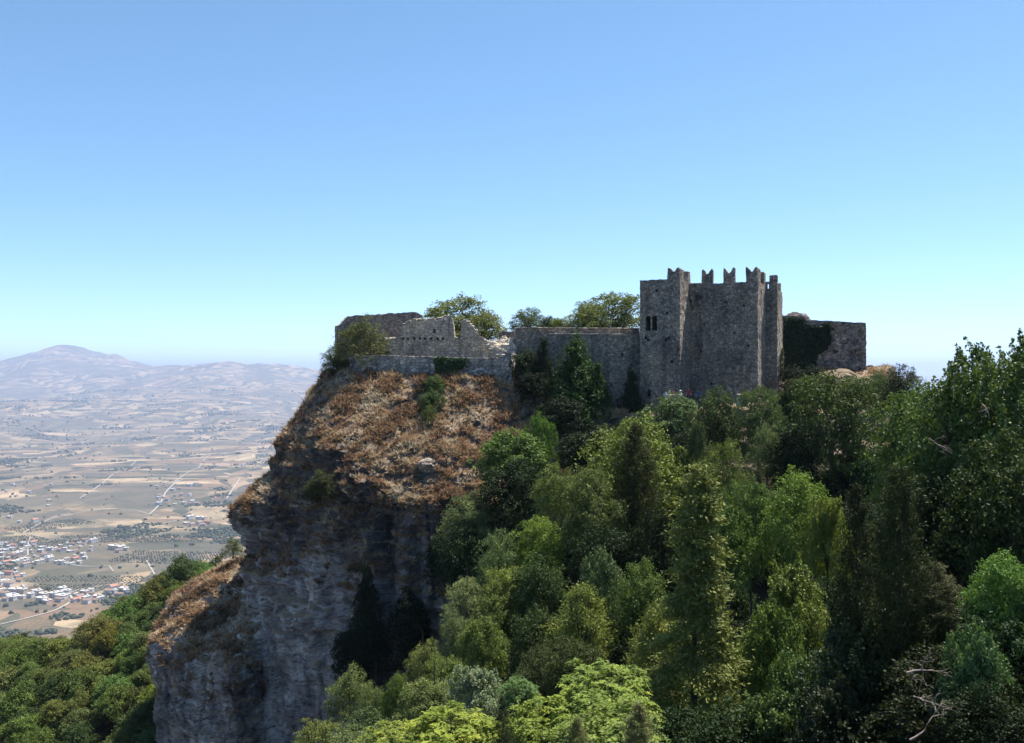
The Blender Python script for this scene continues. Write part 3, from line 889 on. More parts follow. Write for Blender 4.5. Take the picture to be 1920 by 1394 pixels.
# small wall between the ruin and the curtain wall, steps and fallen blocks
sw = thing('garden_wall', 'short low stone wall between the ruin and the curtain wall', 'wall', (P(938, 0, 112)[0], 112, -1))
o = obj('masonry', wall_mesh('masonry', (P(936, 0, 112)[0], 112), (P(972, 0, 112)[0], 112), .7, -1.5, lambda s: P(0, 622, 112)[2], M_STONE, .25, .08, .05), sw); o.location = -sw.location
st = thing('stone_steps', 'sunlit worn stone steps beside the end of the terrace wall', 'steps', (P(948, 0, 101)[0], 101, -.5))
for k in range(4):
    me = block_mesh('step', 2.3, .55, .9, M_COPING, 70 + k, .04)
    o = obj('step', me, st); q = P(949, 664 - k * 6.0, 100.2 + k * .6)
    o.location = Vector((q[0], q[1], q[2] - .45)) - st.location
for k, (px, py, w, hh, lab) in enumerate(((925, 645, .8, .5, 'pale fallen block lying on the foot of the ruined wall'), (957, 638, .7, .55, 'rounded pale stone standing above the worn steps'), (944, 640, .5, .4, 'small pale stone between the ruined wall and the steps'), (962, 645, .9, .3, 'flat pale slab at the left end of the curtain wall'))):
    q = P(px, py, 102.2)
    o = obj('fallen_stone', rock_mesh('fallen_stone', w * .6, 80 + k, M_COPING, 2, (1, .8, .7)), None, q, label=lab, category='stone')
    # rests on a bed of rubble under the steps
bed = obj('rubble_mound', rock_mesh('rubble_mound', 2.2, 91, M_RUIN, 4, (1.1, .9, 1.0)), None, (P(946, 0, 102.6)[0], 102.8, P(0, 652, 102.6)[2] - 1.3), label='heap of pale rubble behind the worn steps', category='rubble')

# right-hand wall beyond the towers
wa, wb = (P(1462, 0, 114)[0], 114.0), (P(1624, 0, 111)[0], 111.0)
WL = float(np.hypot(wb[0] - wa[0], wb[1] - wa[1]))
ew = thing('bastion_wall', 'brownish stone wall right of the towers, half covered in ivy', 'wall', (wa[0], wa[1], -1))
wp = [(0, 592), (.28, 593), (.3, 600), (.55, 602), (.8, 604), (1, 606)]
wme = wall_mesh('masonry', wa, wb, 2.5, -5, prof(wp, WL, wa, wb), M_BRICKY, 0.25, 0.10, 0.05)
wd = (np.array(wb) - np.array(wa)) / WL
cut = []
for px, py, w, h in ((1535, 628, .7, .9), (1566, 664, .5, .5), (1562, 620, .25, .3), (1590, 640, .25, .3), (1604, 660, .2, .3)):
    t = (px - 1462) / 162.0
    x = P(px, py, 114 - 3 * t)
    cut.append((rect(w, h), (x[0], 114 - 3 * t, x[2]), (wd[0], wd[1], 0), .6))
wme = carve(wme, cut)
o = obj('masonry', wme, ew); o.location = -ew.location
dome = obj('broken_vault', rock_mesh('broken_vault', 1.0, 17, M_BRICKY, 4, (2.0, 1.6, .9)), None, P(1490, 601, 116), label='low broken vault top showing above the ivy next to the rear turret', category='ruin')

# mound of dry earth under its corner
md = obj('earth_mound', rock_mesh('earth_mound', 3.4, 23, M_ROCK, 5, (1.2, .8, .62), False), None, P(1588, 730, 107.5), kind='structure')

# boulders on the slope
for k, (px, py, Y, r, lab) in enumerate(((801, 873, 88.9, .95, 'pale weathered boulder jutting from the lower part of the brown slope'), (628, 708, 102.2, .55, 'white stone block on the cliff edge below the left bush'), (983, 706, 97.6, .4, 'small pale rock at the foot of the end pillar'))):
    obj('boulder', rock_mesh('boulder', r, 30 + k, M_COPING if k else M_STONE, 3, (1.1, .9, .75)), None, P(px, py, Y), label=lab, category='boulder')
# path wall for visitors under the towers
pp = P(1263, 741, 94.6)
obj('path_parapet', block_mesh('path_parapet', 1.6, .35, 1.3, M_COPING, 6, .02), None, (pp[0], 94.6, pp[2] - .6), label='low pale parapet in front of the visitors at the foot of the towers', category='parapet')
pp = P(1391, 740, 93.5)
obj('path_parapet', block_mesh('path_parapet', 1.2, .35, 1.3, M_COPING, 8, .02), None, (pp[0], 93.5, pp[2] - .6), label='short pale parapet below the broad tower', category='parapet')

# ------------------------------------------------------------------ foliage builders (crowns of unit size, shared by the trees)
def unit(v):
    return v / (np.linalg.norm(v, axis=1)[:, None] + 1e-9)

def leaf_quads(c, n, t, L, W, asp=1.0):
    """diamond leaves at centres c, facing n, pointing along t"""
    b = unit(np.cross(n, t)); t = unit(np.cross(b, n))
    L = L[:, None]; W = W[:, None]
    v = np.stack([c - t * L * .5, c + b * W * .5 - t * L * .05, c + t * L * .5, c - b * W * .5 - t * L * .05], 1)
    if asp != 1.0:
        v = c[:, None] + (v - c[:, None]) * np.array([1, 1, 1 / asp])
    f = np.arange(len(c) * 4).reshape(-1, 4)
    return v.reshape(-1, 3), f

PROF = {
 'round': lambda z: np.sqrt(np.clip(1 - z * z, 0, 1)),
 'dome': lambda z: np.where(z > -.25, np.sqrt(np.clip(1 - np.clip((z + .25) / 1.25, -1, 1) ** 2, 0, 1)), 1 + (z + .25) * .35),
 'cone': lambda z: np.clip((1 - z) / 2, 0, 1) ** 1.05 * 1.0 + .025,
 'egg': lambda z: np.sqrt(np.clip(1 - z * z, 0, 1)) * (1 - .28 * z),
 'column': lambda z: np.clip(1 - np.abs(z) ** 3.0, 0, 1) ** .6 * (0.9 - .2 * z),
 'umbrella': lambda z: np.sqrt(np.clip(1 - np.clip(z, -.6, 1) ** 2, 0, 1)),
}

def crown_broad(name, seed, profile='round', lobes=30, lobe_r=(.26, .42), clumps=9, per=46, leaf=(.062, .034), spread=.085, mat=None, bias=.25, zmin=-.8, shoots=0, core=.12, irr=.3):
    """crown of many leaf pads grouped in uneven lobes, some of them standing out of the outline"""
    R = np.random.RandomState(seed)
    pf = PROF[profile]
    ga = math.pi * (3 - math.sqrt(5))
    cl_c, cl_n, cl_t = [], [], []
    ph = R.uniform(0, 50)
    for i in range(lobes):
        z = 1 - (1 - zmin) * (i + .5) / lobes + R.uniform(-.12, .12)
        z = float(np.clip(z, -1, .98))
        a = i * ga + R.uniform(-.5, .5)
        swell = 1 + irr * 1.6 * float(noise(np.array([[math.cos(a) * .9 + ph, math.sin(a) * .9, z * 1.1]]))[0]) + R.uniform(-irr, irr) * .5
        rr = float(pf(np.array([z]))[0]) * R.uniform(.58, .8) * swell
        lr = R.uniform(*lobe_r) * (1.0 if profile != 'cone' else (.5 + .5 * (1 - z) / 2 * 1.6))
        zc = z * (.74 if profile not in ('cone', 'column') else .9) * (swell if z > 0 else 1)
        lc = np.array([rr * math.cos(a), rr * math.sin(a), zc])
        out = lc.copy(); out[2] = out[2] + .25
        out /= np.linalg.norm(out) + 1e-9
        tone = R.uniform(-.14, .14)
        m = int(clumps * (lr / .34) ** 2 * .8) + 2
        d = unit(R.normal(size=(m, 3)) + out * .8 + np.array([0, 0, .3]))
        pos = lc + d * lr * R.uniform(.45, 1.3, size=(m, 1)) * np.array([1, 1, .85])
        cl_c.append(pos); cl_n.append(unit(d * .6 + out * .3 + np.array([0, 0, .25]))); cl_t.append(np.clip(R.normal(.45, .16, m) + tone, 0, 1))
    cl_c, cl_n, cl_t = np.concatenate(cl_c), np.concatenate(cl_n), np.concatenate(cl_t)
    cl_s = np.full(len(cl_c), 1.0) * R.uniform(.7, 1.3, len(cl_c))
    if shoots:
        top = np.argsort(-cl_c[:, 2] - .3 * np.hypot(cl_c[:, 0], cl_c[:, 1]) + R.normal(0, .2, len(cl_c)))[:shoots]
        up, us = [], []
        for q in top:
            dx, dy = R.normal(0, .25) + cl_c[q][0] * .3, R.normal(0, .25) + cl_c[q][1] * .3
            nsh = R.randint(3, 6)
            for s_ in range(nsh):
                h_ = .045 * s_ + .04
                up.append((cl_c[q] + np.array([dx * h_, dy * h_, h_]), cl_n[q], min(1, cl_t[q] + .1))); us.append(.55 - .35 * s_ / nsh)
        cl_c = np.concatenate([cl_c, [u[0] for u in up]]); cl_n = np.concatenate([cl_n, [u[1] for u in up]]); cl_t = np.concatenate([cl_t, [u[2] for u in up]])
        cl_s = np.concatenate([cl_s, us])
    m = len(cl_c)
    idx = np.repeat(np.arange(m), np.maximum(6, (per * cl_s).astype(int)))
    n = len(idx)
    sp = spread * .82 * cl_s[idx][:, None]
    off = R.normal(size=(n, 3)) * sp * np.array([1.15, 1.15, .42])
    # pads sag at their rim
    off[:, 2] -= (off[:, 0] ** 2 + off[:, 1] ** 2) / (sp[:, 0] + 1e-6) * .28
    off += cl_n[idx] * np.abs(R.normal(size=(n, 1))) * sp * .5
    c = cl_c[idx] + off
    nn = unit(cl_n[idx] * .5 + R.normal(size=(n, 3)) * .62 + np.array([0, 0, bias]))
    tt = R.normal(size=(n, 3)) + np.array([0, 0, -.4]) + cl_n[idx] * .5
    ti = np.clip(cl_t[idx] * .65 + R.uniform(0, .35, n) + R.normal(0, .05, n), 0, 1)
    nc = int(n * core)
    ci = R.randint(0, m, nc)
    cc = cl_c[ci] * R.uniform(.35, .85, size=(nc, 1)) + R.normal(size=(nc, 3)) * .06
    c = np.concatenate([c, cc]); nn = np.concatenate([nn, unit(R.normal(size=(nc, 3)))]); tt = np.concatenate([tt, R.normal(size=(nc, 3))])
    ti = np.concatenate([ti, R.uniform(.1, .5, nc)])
    s = R.uniform(.65, 1.3, len(c))
    big = np.concatenate([np.ones(n), np.full(nc, 1.5)])
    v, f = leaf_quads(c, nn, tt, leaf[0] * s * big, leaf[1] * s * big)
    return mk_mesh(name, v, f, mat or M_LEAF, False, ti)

def crown_conifer(name, seed, branches=330, tuft=5, per=13, needle=(.085, .016), droop=.25, profile='cone', up=.0, mat=None, spread=.045, asp=2.4, gap=.25):
    """feathery sprays along whorled boughs"""
    R = np.random.RandomState(seed)
    pf = PROF[profile]
    cl, dr, tn = [], [], []
    for b in range(branches):
        z = 1 - 2 * ((b + R.uniform(0, 1)) / branches) ** .75
        r = float(pf(np.array([z]))[0]) * R.uniform(.55, 1.12) * (1 + gap * float(noise(np.array([[z * 5.0, seed * 1.7, 0.5]]))[0]) * 2)
        a = R.uniform(0, 2 * math.pi)
        tone = R.normal(.45, .18)
        for q in range(tuft):
            t = .45 + .55 * (q + R.uniform(0, 1)) / tuft
            rr = r * t
            zz = z + (-droop * rr * t + up * rr * t) / asp * 1.3
            aa = a + R.normal(0, .07)
            cl.append((rr * math.cos(aa), rr * math.sin(aa), zz))
            dr.append((math.cos(aa), math.sin(aa), -droop + up * 2 + R.normal(0, .15)))
            tn.append(tone)
    cl, dr, tn = np.array(cl), unit(np.array(dr)), np.array(tn)
    idx = np.repeat(np.arange(len(cl)), per)
    n = len(idx)
    c = cl[idx] + R.normal(size=(n, 3)) * spread * np.array([1.25, 1.25, .55 / asp if profile == 'cone' else 1.3 / asp])
    t = unit(dr[idx] + R.normal(size=(n, 3)) * .55 + np.array([0, 0, up]))
    nn = unit(R.normal(size=(n, 3)) + np.array([0, 0, .6]))
    s = R.uniform(.6, 1.3, n)
    ti = np.clip(tn[idx] * .7 + R.uniform(0, .3, n), 0, 1)
    v, f = leaf_quads(c, nn, t, needle[0] * s, needle[1] * s * 1.6, asp)
    return mk_mesh(name, v, f, mat or M_NEEDLE, False, ti)

def crown_frond(name, seed, lobes=70, fronds=8, pairs=9, L=.34):
    """long feathered compound leaves radiating from shoot tips"""
    R = np.random.RandomState(seed)
    ga = math.pi * (3 - math.sqrt(5))
    C, N, T, LL, WW, TI = [], [], [], [], [], []
    for i in range(lobes):
        z = .95 - 1.35 * (i + .5) / lobes
        rr = math.sqrt(max(0, 1 - z * z)) * R.uniform(.4, .95)
        a = i * ga + R.uniform(-.6, .6)
        z *= R.uniform(.7, 1.1)
        tip = np.array([rr * math.cos(a), rr * math.sin(a), z * .8])
        out = tip / (np.linalg.norm(tip) + 1e-6)
        tone = R.normal(.5, .14)
        for k in range(fronds):
            d = R.normal(size=3) * .75 + out * .35 + np.array([0, 0, .45])
            d /= np.linalg.norm(d)
            ln = L * R.uniform(.7, 1.15)
            hor = np.array([d[0], d[1], 0]); hor /= np.linalg.norm(hor) + 1e-6
            side = np.array([-hor[1], hor[0], 0])
            ft = np.clip(tone + R.normal(0, .12), 0, 1)
            for q in range(pairs):
                t = (q + .8) / pairs
                base = tip + d * ln * t + np.array([0, 0, -.55 * ln * t * t])
                dirn = d + np.array([0, 0, -1.1 * t])
                for sgn in (-1, 1):
                    ll = ln * .30 * (1 - .45 * abs(t - .45)) * R.uniform(.85, 1.15)
                    ld = side * sgn * .9 + dirn * .35 + np.array([0, 0, -.25])
                    ld /= np.linalg.norm(ld)
                    C.append(base + ld * ll * .5); T.append(ld)
                    N.append(np.array([0, 0, .8]) + R.normal(size=3) * .45 + out * .4)
                    LL.append(ll); WW.append(ll * .34); TI.append(np.clip(ft + R.normal(0, .1), 0, 1))
    v, f = leaf_quads(np.array(C), unit(np.array(N)), np.array(T), np.array(LL), np.array(WW))
    return mk_mesh(name, v, f, M_LEAF, False, TI)

def tubes(segs, sides=6):
    """list of (points, radii) -> verts, quads"""
    V, Fc = [], []
    off = 0
    for pts, rad_ in segs:
        pts = [Vector(p) for p in pts]
        for i, p in enumerate(pts):
            d = (pts[min(i + 1, len(pts) - 1)] - pts[max(i - 1, 0)]).normalized()
            x = d.orthogonal().normalized(); y = d.cross(x)
            for s in range(sides):
                a = 2 * math.pi * s / sides
                V.append(p + (x * math.cos(a) + y * math.sin(a)) * rad_[i])
        for i in range(len(pts) - 1):
            for s in range(sides):
                Fc.append((off + i * sides + s, off + i * sides + (s + 1) % sides, off + (i + 1) * sides + (s + 1) % sides, off + (i + 1) * sides + s))
        off += len(pts) * sides
    return np.array([v[:] for v in V]), np.array(Fc)

def trunk_mesh(name, seed, limbs=6, r=.05, lean=.08, spread=.35, mat=None):
    """trunk of unit height that divides into limbs"""
    R = random.Random(seed)
    segs = []
    pts = [(0, 0, -.12)]
    x = y = 0
    for k in range(1, 8):
        x += R.uniform(-lean, lean) * .35; y += R.uniform(-lean, lean) * .35
        pts.append((x, y, k / 7 * .95))
    segs.append((pts, [r * (1.5 if k == 0 else 1 - .75 * k / 7) for k in range(8)]))
    for l in range(limbs):
        i = R.randint(3, 6)
        a = R.uniform(0, 6.283)
        b = Vector(pts[i])
        p = [b]; dirn = Vector((math.cos(a), math.sin(a), R.uniform(.5, 1.1)))
        for s in range(1, 5):
            dirn = dirn + Vector((R.uniform(-.3, .3), R.uniform(-.3, .3), .12))
            p.append(p[-1] + dirn.normalized() * spread * .3)
        segs.append((p, [r * .5, r * .4, r * .3, r * .2, r * .08]))
    v, f = tubes(segs)
    return mk_mesh(name, v, f, mat or M_BARK, True)

CR = {
 'a': [crown_broad('crown', s, 'round', 38, leaf=(.062, .034), zmin=-.95) for s in (1, 2, 3, 50)],
 'dome': [crown_broad('crown', s, 'dome', 48, (.22, .36), 10, 42, (.054, .028), .078, zmin=-1.0) for s in (4, 5, 51)],
 'silver': [crown_broad('crown', s, 'egg', 34, (.22, .36), 11, 46, (.05, .026), .08) for s in (6, 7, 52)],
 'glossy': [crown_broad('crown', s, 'egg', 36, (.24, .38), 9, 36, (.072, .038), .09, mat=M_GLOSSY, shoots=40) for s in (8, 9, 53)],
 'shoot': [crown_broad('crown', s, 'round', 46, (.2, .34), 9, 38, (.052, .03), .07, mat=M_GLOSSY, shoots=110, irr=.4) for s in (10, 11)],
 'open': [crown_broad('crown', s, 'dome', 40, (.24, .38), 11, 44, (.062, .028), .08, zmin=-.9, core=.1) for s in (12, 13)],
 'bushy': [crown_broad('crown', s, 'dome', 30, (.22, .4), 10, 46, (.07, .042), .088, mat=M_IVY, irr=.4) for s in (14, 54)],
 'coneivy': [crown_broad('crown', s, 'cone', 90, (.2, .3), 9, 34, (.05, .03), .07, mat=M_IVY, zmin=-.98) for s in (15, 16)],
 'conifer': [crown_conifer('crown', s, 330, 8, 24, (.042, .010), .22, asp=2.2, gap=.3, spread=.042) for s in (21,)],
 'cypress': [crown_conifer('crown', s, 620, 4, 12, (.10, .018), 0.0, 'column', .5, spread=.055, asp=3.6, gap=.3) for s in (23, 24)],
 'pine': [crown_conifer('crown', s, 150, 6, 20, (.10, .018), .1, 'egg', .15, spread=.07, asp=1.3) for s in (25, 26)],
 'frond': [crown_frond('crown', s) for s in (31, 32)],
 'far': [crown_broad('crown', s, 'dome', 26, (.22, .42), 9, 40, (.078, .046), .10, core=.1, irr=.45) for s in (41, 42, 43, 44)],
}
TR = [trunk_mesh('trunk', s) for s in (1, 2, 3, 4)]
TRC = [trunk_mesh('trunk', 9, 0, .035, .02)]
_tn = [0]

def tree(name, label, cat, px, ytop, w, h, Y, kind, tint, group=None, base=None, rot=None, deep=.95, ground=hill, trunk=True):
    """tree whose crown top shows at pixel (px, ytop), crown w x h pixels, standing at depth Y"""
    X, _, zt = P(px, ytop, Y)
    k = Y / F
    rx, rz = w * k / 2, h * k / 2
    return tree_at(name, label, cat, X, Y, zt, rx, rz, kind, tint, group, base, rot, deep, ground, trunk)

def tree_at(name, label, cat, X, Y, zt, rx, rz, kind, tint, group=None, base=None, rot=None, deep=.95, ground=hill, trunk=True):
    _tn[0] += 1
    q = _tn[0]
    R = random.Random(q * 7 + 1)
    zb = base if base is not None else min(float(ground(X, Y)[0]), zt - 1.7 * rz)
    t = thing(name, label, cat, (X, Y, zb), group)
    zc = zt - rz - zb
    if trunk:
        tm = (TRC if kind in ('conifer', 'cypress') else TR)
        to = obj('trunk', tm[q % len(tm)], t)
        hgt = zc + rz * (.8 if kind in ('conifer', 'cypress') else (-.3 if kind == 'frond' else .2))
        to.scale = (min(max(rx * 1.6, 1.0), 7), min(max(rx * 1.6, 1.0), 7), hgt)
        to.rotation_euler.z = R.uniform(0, 6.28)
    co = obj('crown', CR[kind][q % len(CR[kind])], t)
    co.location = (0, 0, zc)
    co.scale = (rx * 1.06, rx * deep, rz * 1.04)
    co.rotation_euler = (R.uniform(-.06, .06), R.uniform(-.06, .06), R.uniform(0, 6.28) if rot is None else rot)
    bright = min(max((tint[1] - .05) / .035, 0), 1)      # dark evergreens stay dark; gain paints the wood's light and shade into tints
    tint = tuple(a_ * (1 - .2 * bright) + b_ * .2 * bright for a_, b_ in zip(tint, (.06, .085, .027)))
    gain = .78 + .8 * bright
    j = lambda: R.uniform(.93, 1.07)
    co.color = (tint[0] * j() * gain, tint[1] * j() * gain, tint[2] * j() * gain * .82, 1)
    return t

OLIVE = (.095, .115, .032); GREEN = (.055, .088, .026); DARK = (.030, .052, .022); SILV = (.115, .14, .095)
BRIGHT = (.15, .19, .038); YEL = (.17, .185, .04); DULL = (.085, .09, .045); BLUEG = (.06, .085, .055)

# ------------------------------------------------------------------ the wood below the castle, tree by tree
WOOD = [
 # name, label, px, ytop, w, h, depth, crown, tint
 ('fig_tree', 'rounded glossy fig-like tree just below the visitors at the foot of the towers', 1268, 741, 118, 100, 90, 'bushy', (.075, .105, .05)),
 ('laurel_tree', 'dark green lumpy tree in front of the broad tower, between two paler ones', 1347, 733, 84, 120, 88.5, 'a', (.045, .075, .025)),
 ('holm_oak', 'olive green tree rising before the right edge of the broad tower', 1424, 727, 92, 130, 86, 'dome', (.06, .085, .03)),
 ('olive_tree', 'grey-green egg-shaped tree below the right edge of the broad tower', 1438, 798, 76, 122, 79, 'silver', (0.102, 0.127, 0.068)),
 ('laurel_tree', 'small dark tree squeezed beside the foot of the rear turret', 1487, 722, 48, 90, 96, 'bushy', DARK),
 ('holm_oak', 'large dark round-headed tree standing below the ivy-covered wall', 1566, 702, 190, 205, 76, 'dome', (.05, .068, .024)),
 ('juniper_bush', 'greyish bush on the earth mound under the ivy-covered wall', 1600, 706, 90, 70, 92, 'silver', (0.092, 0.093, 0.048)),
 ('oak_tree', 'rounded tree alone against the sky right of the ivy-covered wall', 1692, 689, 76, 78, 80, 'dome', (.045, .062, .032)),
 ('oak_tree', 'low tree filling the dip between the ivy-covered wall and the sky tree', 1648, 706, 64, 80, 82, 'silver', (0.066, 0.078, 0.036)),
 ('carob_tree', 'broad green tree with tall upright shoots against the sky at the right edge', 1892, 650, 250, 300, 37, 'shoot', (.062, .088, .03)),
 ('carob_tree', 'green tree with upright shoots left of the tallest one on the right skyline', 1812, 690, 130, 260, 40, 'shoot', (.058, .085, .03)),
 ('carob_tree', 'glossy green tree under the right skyline with bare pale branches showing', 1795, 728, 210, 290, 38, 'a', (.062, .088, .03)),
 ('carob_tree', 'glossy tree sloping down left from the right skyline', 1722, 726, 170, 240, 48, 'a', (.062, .088, .03)),
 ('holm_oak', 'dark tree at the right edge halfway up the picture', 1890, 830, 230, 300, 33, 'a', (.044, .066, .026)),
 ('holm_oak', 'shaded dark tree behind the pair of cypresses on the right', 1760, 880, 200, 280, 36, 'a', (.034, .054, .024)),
 ('fig_tree', 'fresh green big-leaved tree on the lower right edge of the brown slope', 962, 812, 128, 100, 84, 'bushy', (.07, .115, .028)),
 ('fig_tree', 'narrow fresh green tree above the fig-like tree beside the brown slope', 1014, 776, 56, 112, 86, 'bushy', (.07, .115, .03)),
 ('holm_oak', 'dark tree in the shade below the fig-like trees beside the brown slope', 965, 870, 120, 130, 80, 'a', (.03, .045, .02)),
 ('pine_tree', 'large domed olive-brown tree in the middle of the wood below the curtain wall', 1186, 786, 214, 230, 73, 'dome', (.098, .115, .035)),
 ('cypress_tree', 'dark upright conifer within the large domed tree below the curtain wall', 1196, 800, 90, 230, 68, 'cypress', (.045, .055, .022)),
 ('cypress_tree', 'slim dark conifer right of the large domed tree below the curtain wall', 1304, 797, 66, 210, 71, 'cypress', (.05, .066, .03)),
 ('oak_tree', 'soft green tree right of the slim dark conifer below the broad tower', 1356, 828, 110, 170, 68, 'silver', (0.082, 0.103, 0.032)),
 ('oak_tree', 'rounded olive tree left of the large domed tree, near the shaded gully', 1042, 877, 92, 100, 71, 'dome', (.085, .105, .032)),
 ('oak_tree', 'loose olive green tree between the rounded one and the large domed tree', 1108, 884, 112, 150, 66, 'a', (.085, .105, .038)),
 ('olive_tree', 'round silvery tree standing at the right foot of the brown cliff slope', 886, 925, 112, 108, 80, 'silver', (0.097, 0.122, 0.064)),
 ('holm_oak', 'dark tree under the round silvery one at the cliff slope', 880, 990, 110, 130, 78, 'a', (.035, .055, .026)),
 ('oak_tree', 'bright olive green rounded tree right of the silvery trees in mid wood', 1014, 972, 104, 106, 66, 'dome', (.10, .13, .028)),
 ('olive_tree', 'silvery green tree left of the bright olive one in mid wood', 938, 998, 96, 130, 65, 'silver', (0.107, 0.132, 0.064)),
 ('oak_tree', 'small yellow-green tree below the two silvery trees in mid wood', 955, 1062, 90, 90, 60, 'a', (.115, .14, .035)),
 ('holm_oak', 'dark tree under the bright olive one in mid wood', 1010, 1050, 120, 150, 58, 'a', (.045, .068, .026)),
 ('oak_tree', 'bright green rounded crown below the broad tower, largest of the sunlit ones', 1502, 888, 158, 200, 54, 'dome', (.105, .135, .038)),
 ('oak_tree', 'yellow-green shoulder on the right of the largest sunlit crown', 1552, 940, 84, 170, 51, 'glossy', (.13, .16, .03)),
 ('elder_tree', 'feathery-leaved tree between the tall conifer and the largest sunlit crown', 1410, 900, 92, 170, 58, 'a', (.075, .11, .035)),
 ('elder_tree', 'green tree in the gap under the grey-green egg-shaped tree', 1370, 960, 96, 150, 55, 'glossy', (.08, .12, .035)),
 ('cedar_tree', 'tall spired conifer with drooping sprays, standing in the lower middle', 1304, 890, 450, 760, 37, 'conifer', (.125, .13, .05)),
 ('cypress_tree', 'dark feathery cypress, the left of the pair on the right side', 1606, 918, 104, 520, 31, 'cypress', (.036, .05, .024)),
 ('cypress_tree', 'dark feathery cypress, the taller right one of the pair on the right side', 1690, 890, 130, 560, 29.5, 'cypress', (.042, .054, .026)),
 ('cypress_tree', 'olive side bough of the cypress pair, leaning out to the right', 1752, 1058, 110, 150, 30, 'cypress', (.062, .07, .034)),
 ('laurel_tree', 'glossy yellow-green tree right of the tall conifer', 1490, 1066, 128, 170, 42, 'glossy', (.10, .13, .03)),
 ('laurel_tree', 'glossy green tree at the right foot of the tall conifer', 1446, 1150, 120, 190, 38, 'glossy', (.085, .12, .034)),
 ('laurel_tree', 'glossy green tree low down between the tall conifer and the cypress pair', 1500, 1235, 130, 190, 34, 'glossy', (.07, .105, .034)),
 ('laurel_tree', 'shaded glossy tree at the bottom edge right of the tall conifer', 1460, 1310, 140, 180, 31, 'glossy', (.065, .095, .032)),
 ('fig_tree', 'small tree with large shiny pale leaves left of the tall conifer', 1130, 1040, 84, 130, 48, 'glossy', (.085, .12, .06)),
 ('juniper_tree', 'yellowish feathery conifer boughs left of the tall conifer', 1094, 1104, 116, 150, 45, 'pine', (.14, .145, .042)),
 ('juniper_tree', 'yellowish feathery juniper close to the left side of the tall conifer', 1232, 1140, 110, 150, 40, 'pine', (.125, .135, .045)),
 ('laurel_tree', 'green tree behind the yellowish juniper, left of the tall conifer', 1206, 1060, 110, 160, 46, 'a', (.075, .10, .033)),
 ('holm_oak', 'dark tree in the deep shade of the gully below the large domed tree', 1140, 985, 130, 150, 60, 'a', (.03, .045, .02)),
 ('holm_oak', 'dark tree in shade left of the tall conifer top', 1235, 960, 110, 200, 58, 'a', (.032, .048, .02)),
 ('olive_tree', 'silver-leaved tree at the edge of the wood beside the dark cliff gully', 872, 1084, 86, 96, 62, 'silver', (0.133, 0.152, 0.084)),
 ('oak_tree', 'green tree right of the silver-leaved one beside the dark gully', 930, 1100, 90, 120, 58, 'a', (.08, .105, .033)),
 ('olive_tree', 'grey-green tree lower down the edge of the wood beside the gully', 856, 1152, 80, 100, 58, 'silver', (0.107, 0.127, 0.068)),
 ('oak_tree', 'olive tree right of the lower grey-green one beside the gully', 908, 1160, 96, 120, 54, 'a', (.09, .11, .033)),
 ('holm_oak', 'dark tree in the middle of the lower wood left of the yellowish conifer', 1010, 1140, 120, 170, 50, 'a', (.045, .062, .026)),
 ('tamarisk_tree', 'greyish loose tree in shade above the bright feather-leaved trees', 1010, 1215, 110, 130, 43, 'silver', (0.061, 0.069, 0.034)),
 ('oak_tree', 'dark green tree between the yellowish conifer and the feather-leaved trees', 1080, 1200, 110, 130, 42, 'a', (.05, .07, .026)),
 ('oak_tree', 'sunlit green tree stepping down the edge of the wood below the dark gully', 798, 1212, 92, 110, 56, 'silver', (0.102, 0.122, 0.044)),
 ('olive_tree', 'leftmost pale green tree of the lower wood, before the dark cliff foot', 656, 1256, 92, 120, 57, 'silver', (0.107, 0.127, 0.056)),
 ('olive_tree', 'narrow pale green tree right of the leftmost one before the cliff foot', 700, 1285, 74, 110, 54, 'silver', (0.102, 0.118, 0.056)),
 ('oak_tree', 'slim green tree with pointed top before the dark cliff foot', 744, 1262, 56, 130, 53, 'a', (.09, .12, .042)),
 ('broom_bush', 'domed brownish-green bush in the lower wood, left of the pale flowering tree', 806, 1274, 122, 100, 47, 'dome', (.10, .118, .045)),
 ('oak_tree', 'small green tree above the pale flowering tree', 842, 1236, 84, 90, 50, 'a', (.095, .12, .036)),
 ('olive_tree', 'pale grey-leaved flowering-looking tree in the lower wood', 894, 1254, 106, 100, 43, 'glossy', (.16, .175, .125)),
 ('laurel_tree', 'dark leafy tree below the leftmost pale green tree', 690, 1335, 110, 110, 49, 'bushy', (.05, .075, .035)),
 ('oak_tree', 'yellow-green bush at the bottom edge below the cliff foot', 598, 1352, 110, 90, 52, 'silver', (0.107, 0.122, 0.040)),
 ('oak_tree', 'green bush at the bottom edge right of the yellow-green one', 664, 1378, 120, 80, 46, 'a', (.085, .105, .05)),
 ('ash_tree', 'bright feather-leaved tree at the bottom edge, left of the dark cypress tip', 850, 1318, 220, 150, 32, 'frond', (.125, .15, .028)),
 ('ash_tree', 'bright feather-leaved tree at the bottom edge, right of the dark cypress tip', 1020, 1306, 180, 160, 30, 'frond', (.12, .148, .028)),
 ('ash_tree', 'tallest bright feather-leaved tree, left of the foot of the tall conifer', 1132, 1232, 200, 150, 32, 'frond', (.105, .14, .028)),
 ('ash_tree', 'feather-leaved tree in front of the tallest bright one', 1140, 1300, 230, 170, 28, 'frond', (.10, .135, .028)),
 ('ash_tree', 'bright feather-leaved tree in the bottom edge left of the others', 745, 1352, 170, 120, 36, 'frond', (.115, .135, .03)),
 ('ash_tree', 'bluish feather-leaved tree behind the dark cypress tip', 975, 1266, 80, 80, 39, 'frond', (.07, .115, .045)),
 ('cypress_tree', 'dark little cypress tip among the bright feather-leaved trees', 944, 1310, 40, 150, 27, 'cypress', (.045, .055, .03)),
 ('cypress_tree', 'grey-brown feathery cypress tip at the bottom edge', 1196, 1322, 70, 150, 25, 'cypress', (.085, .085, .05)),
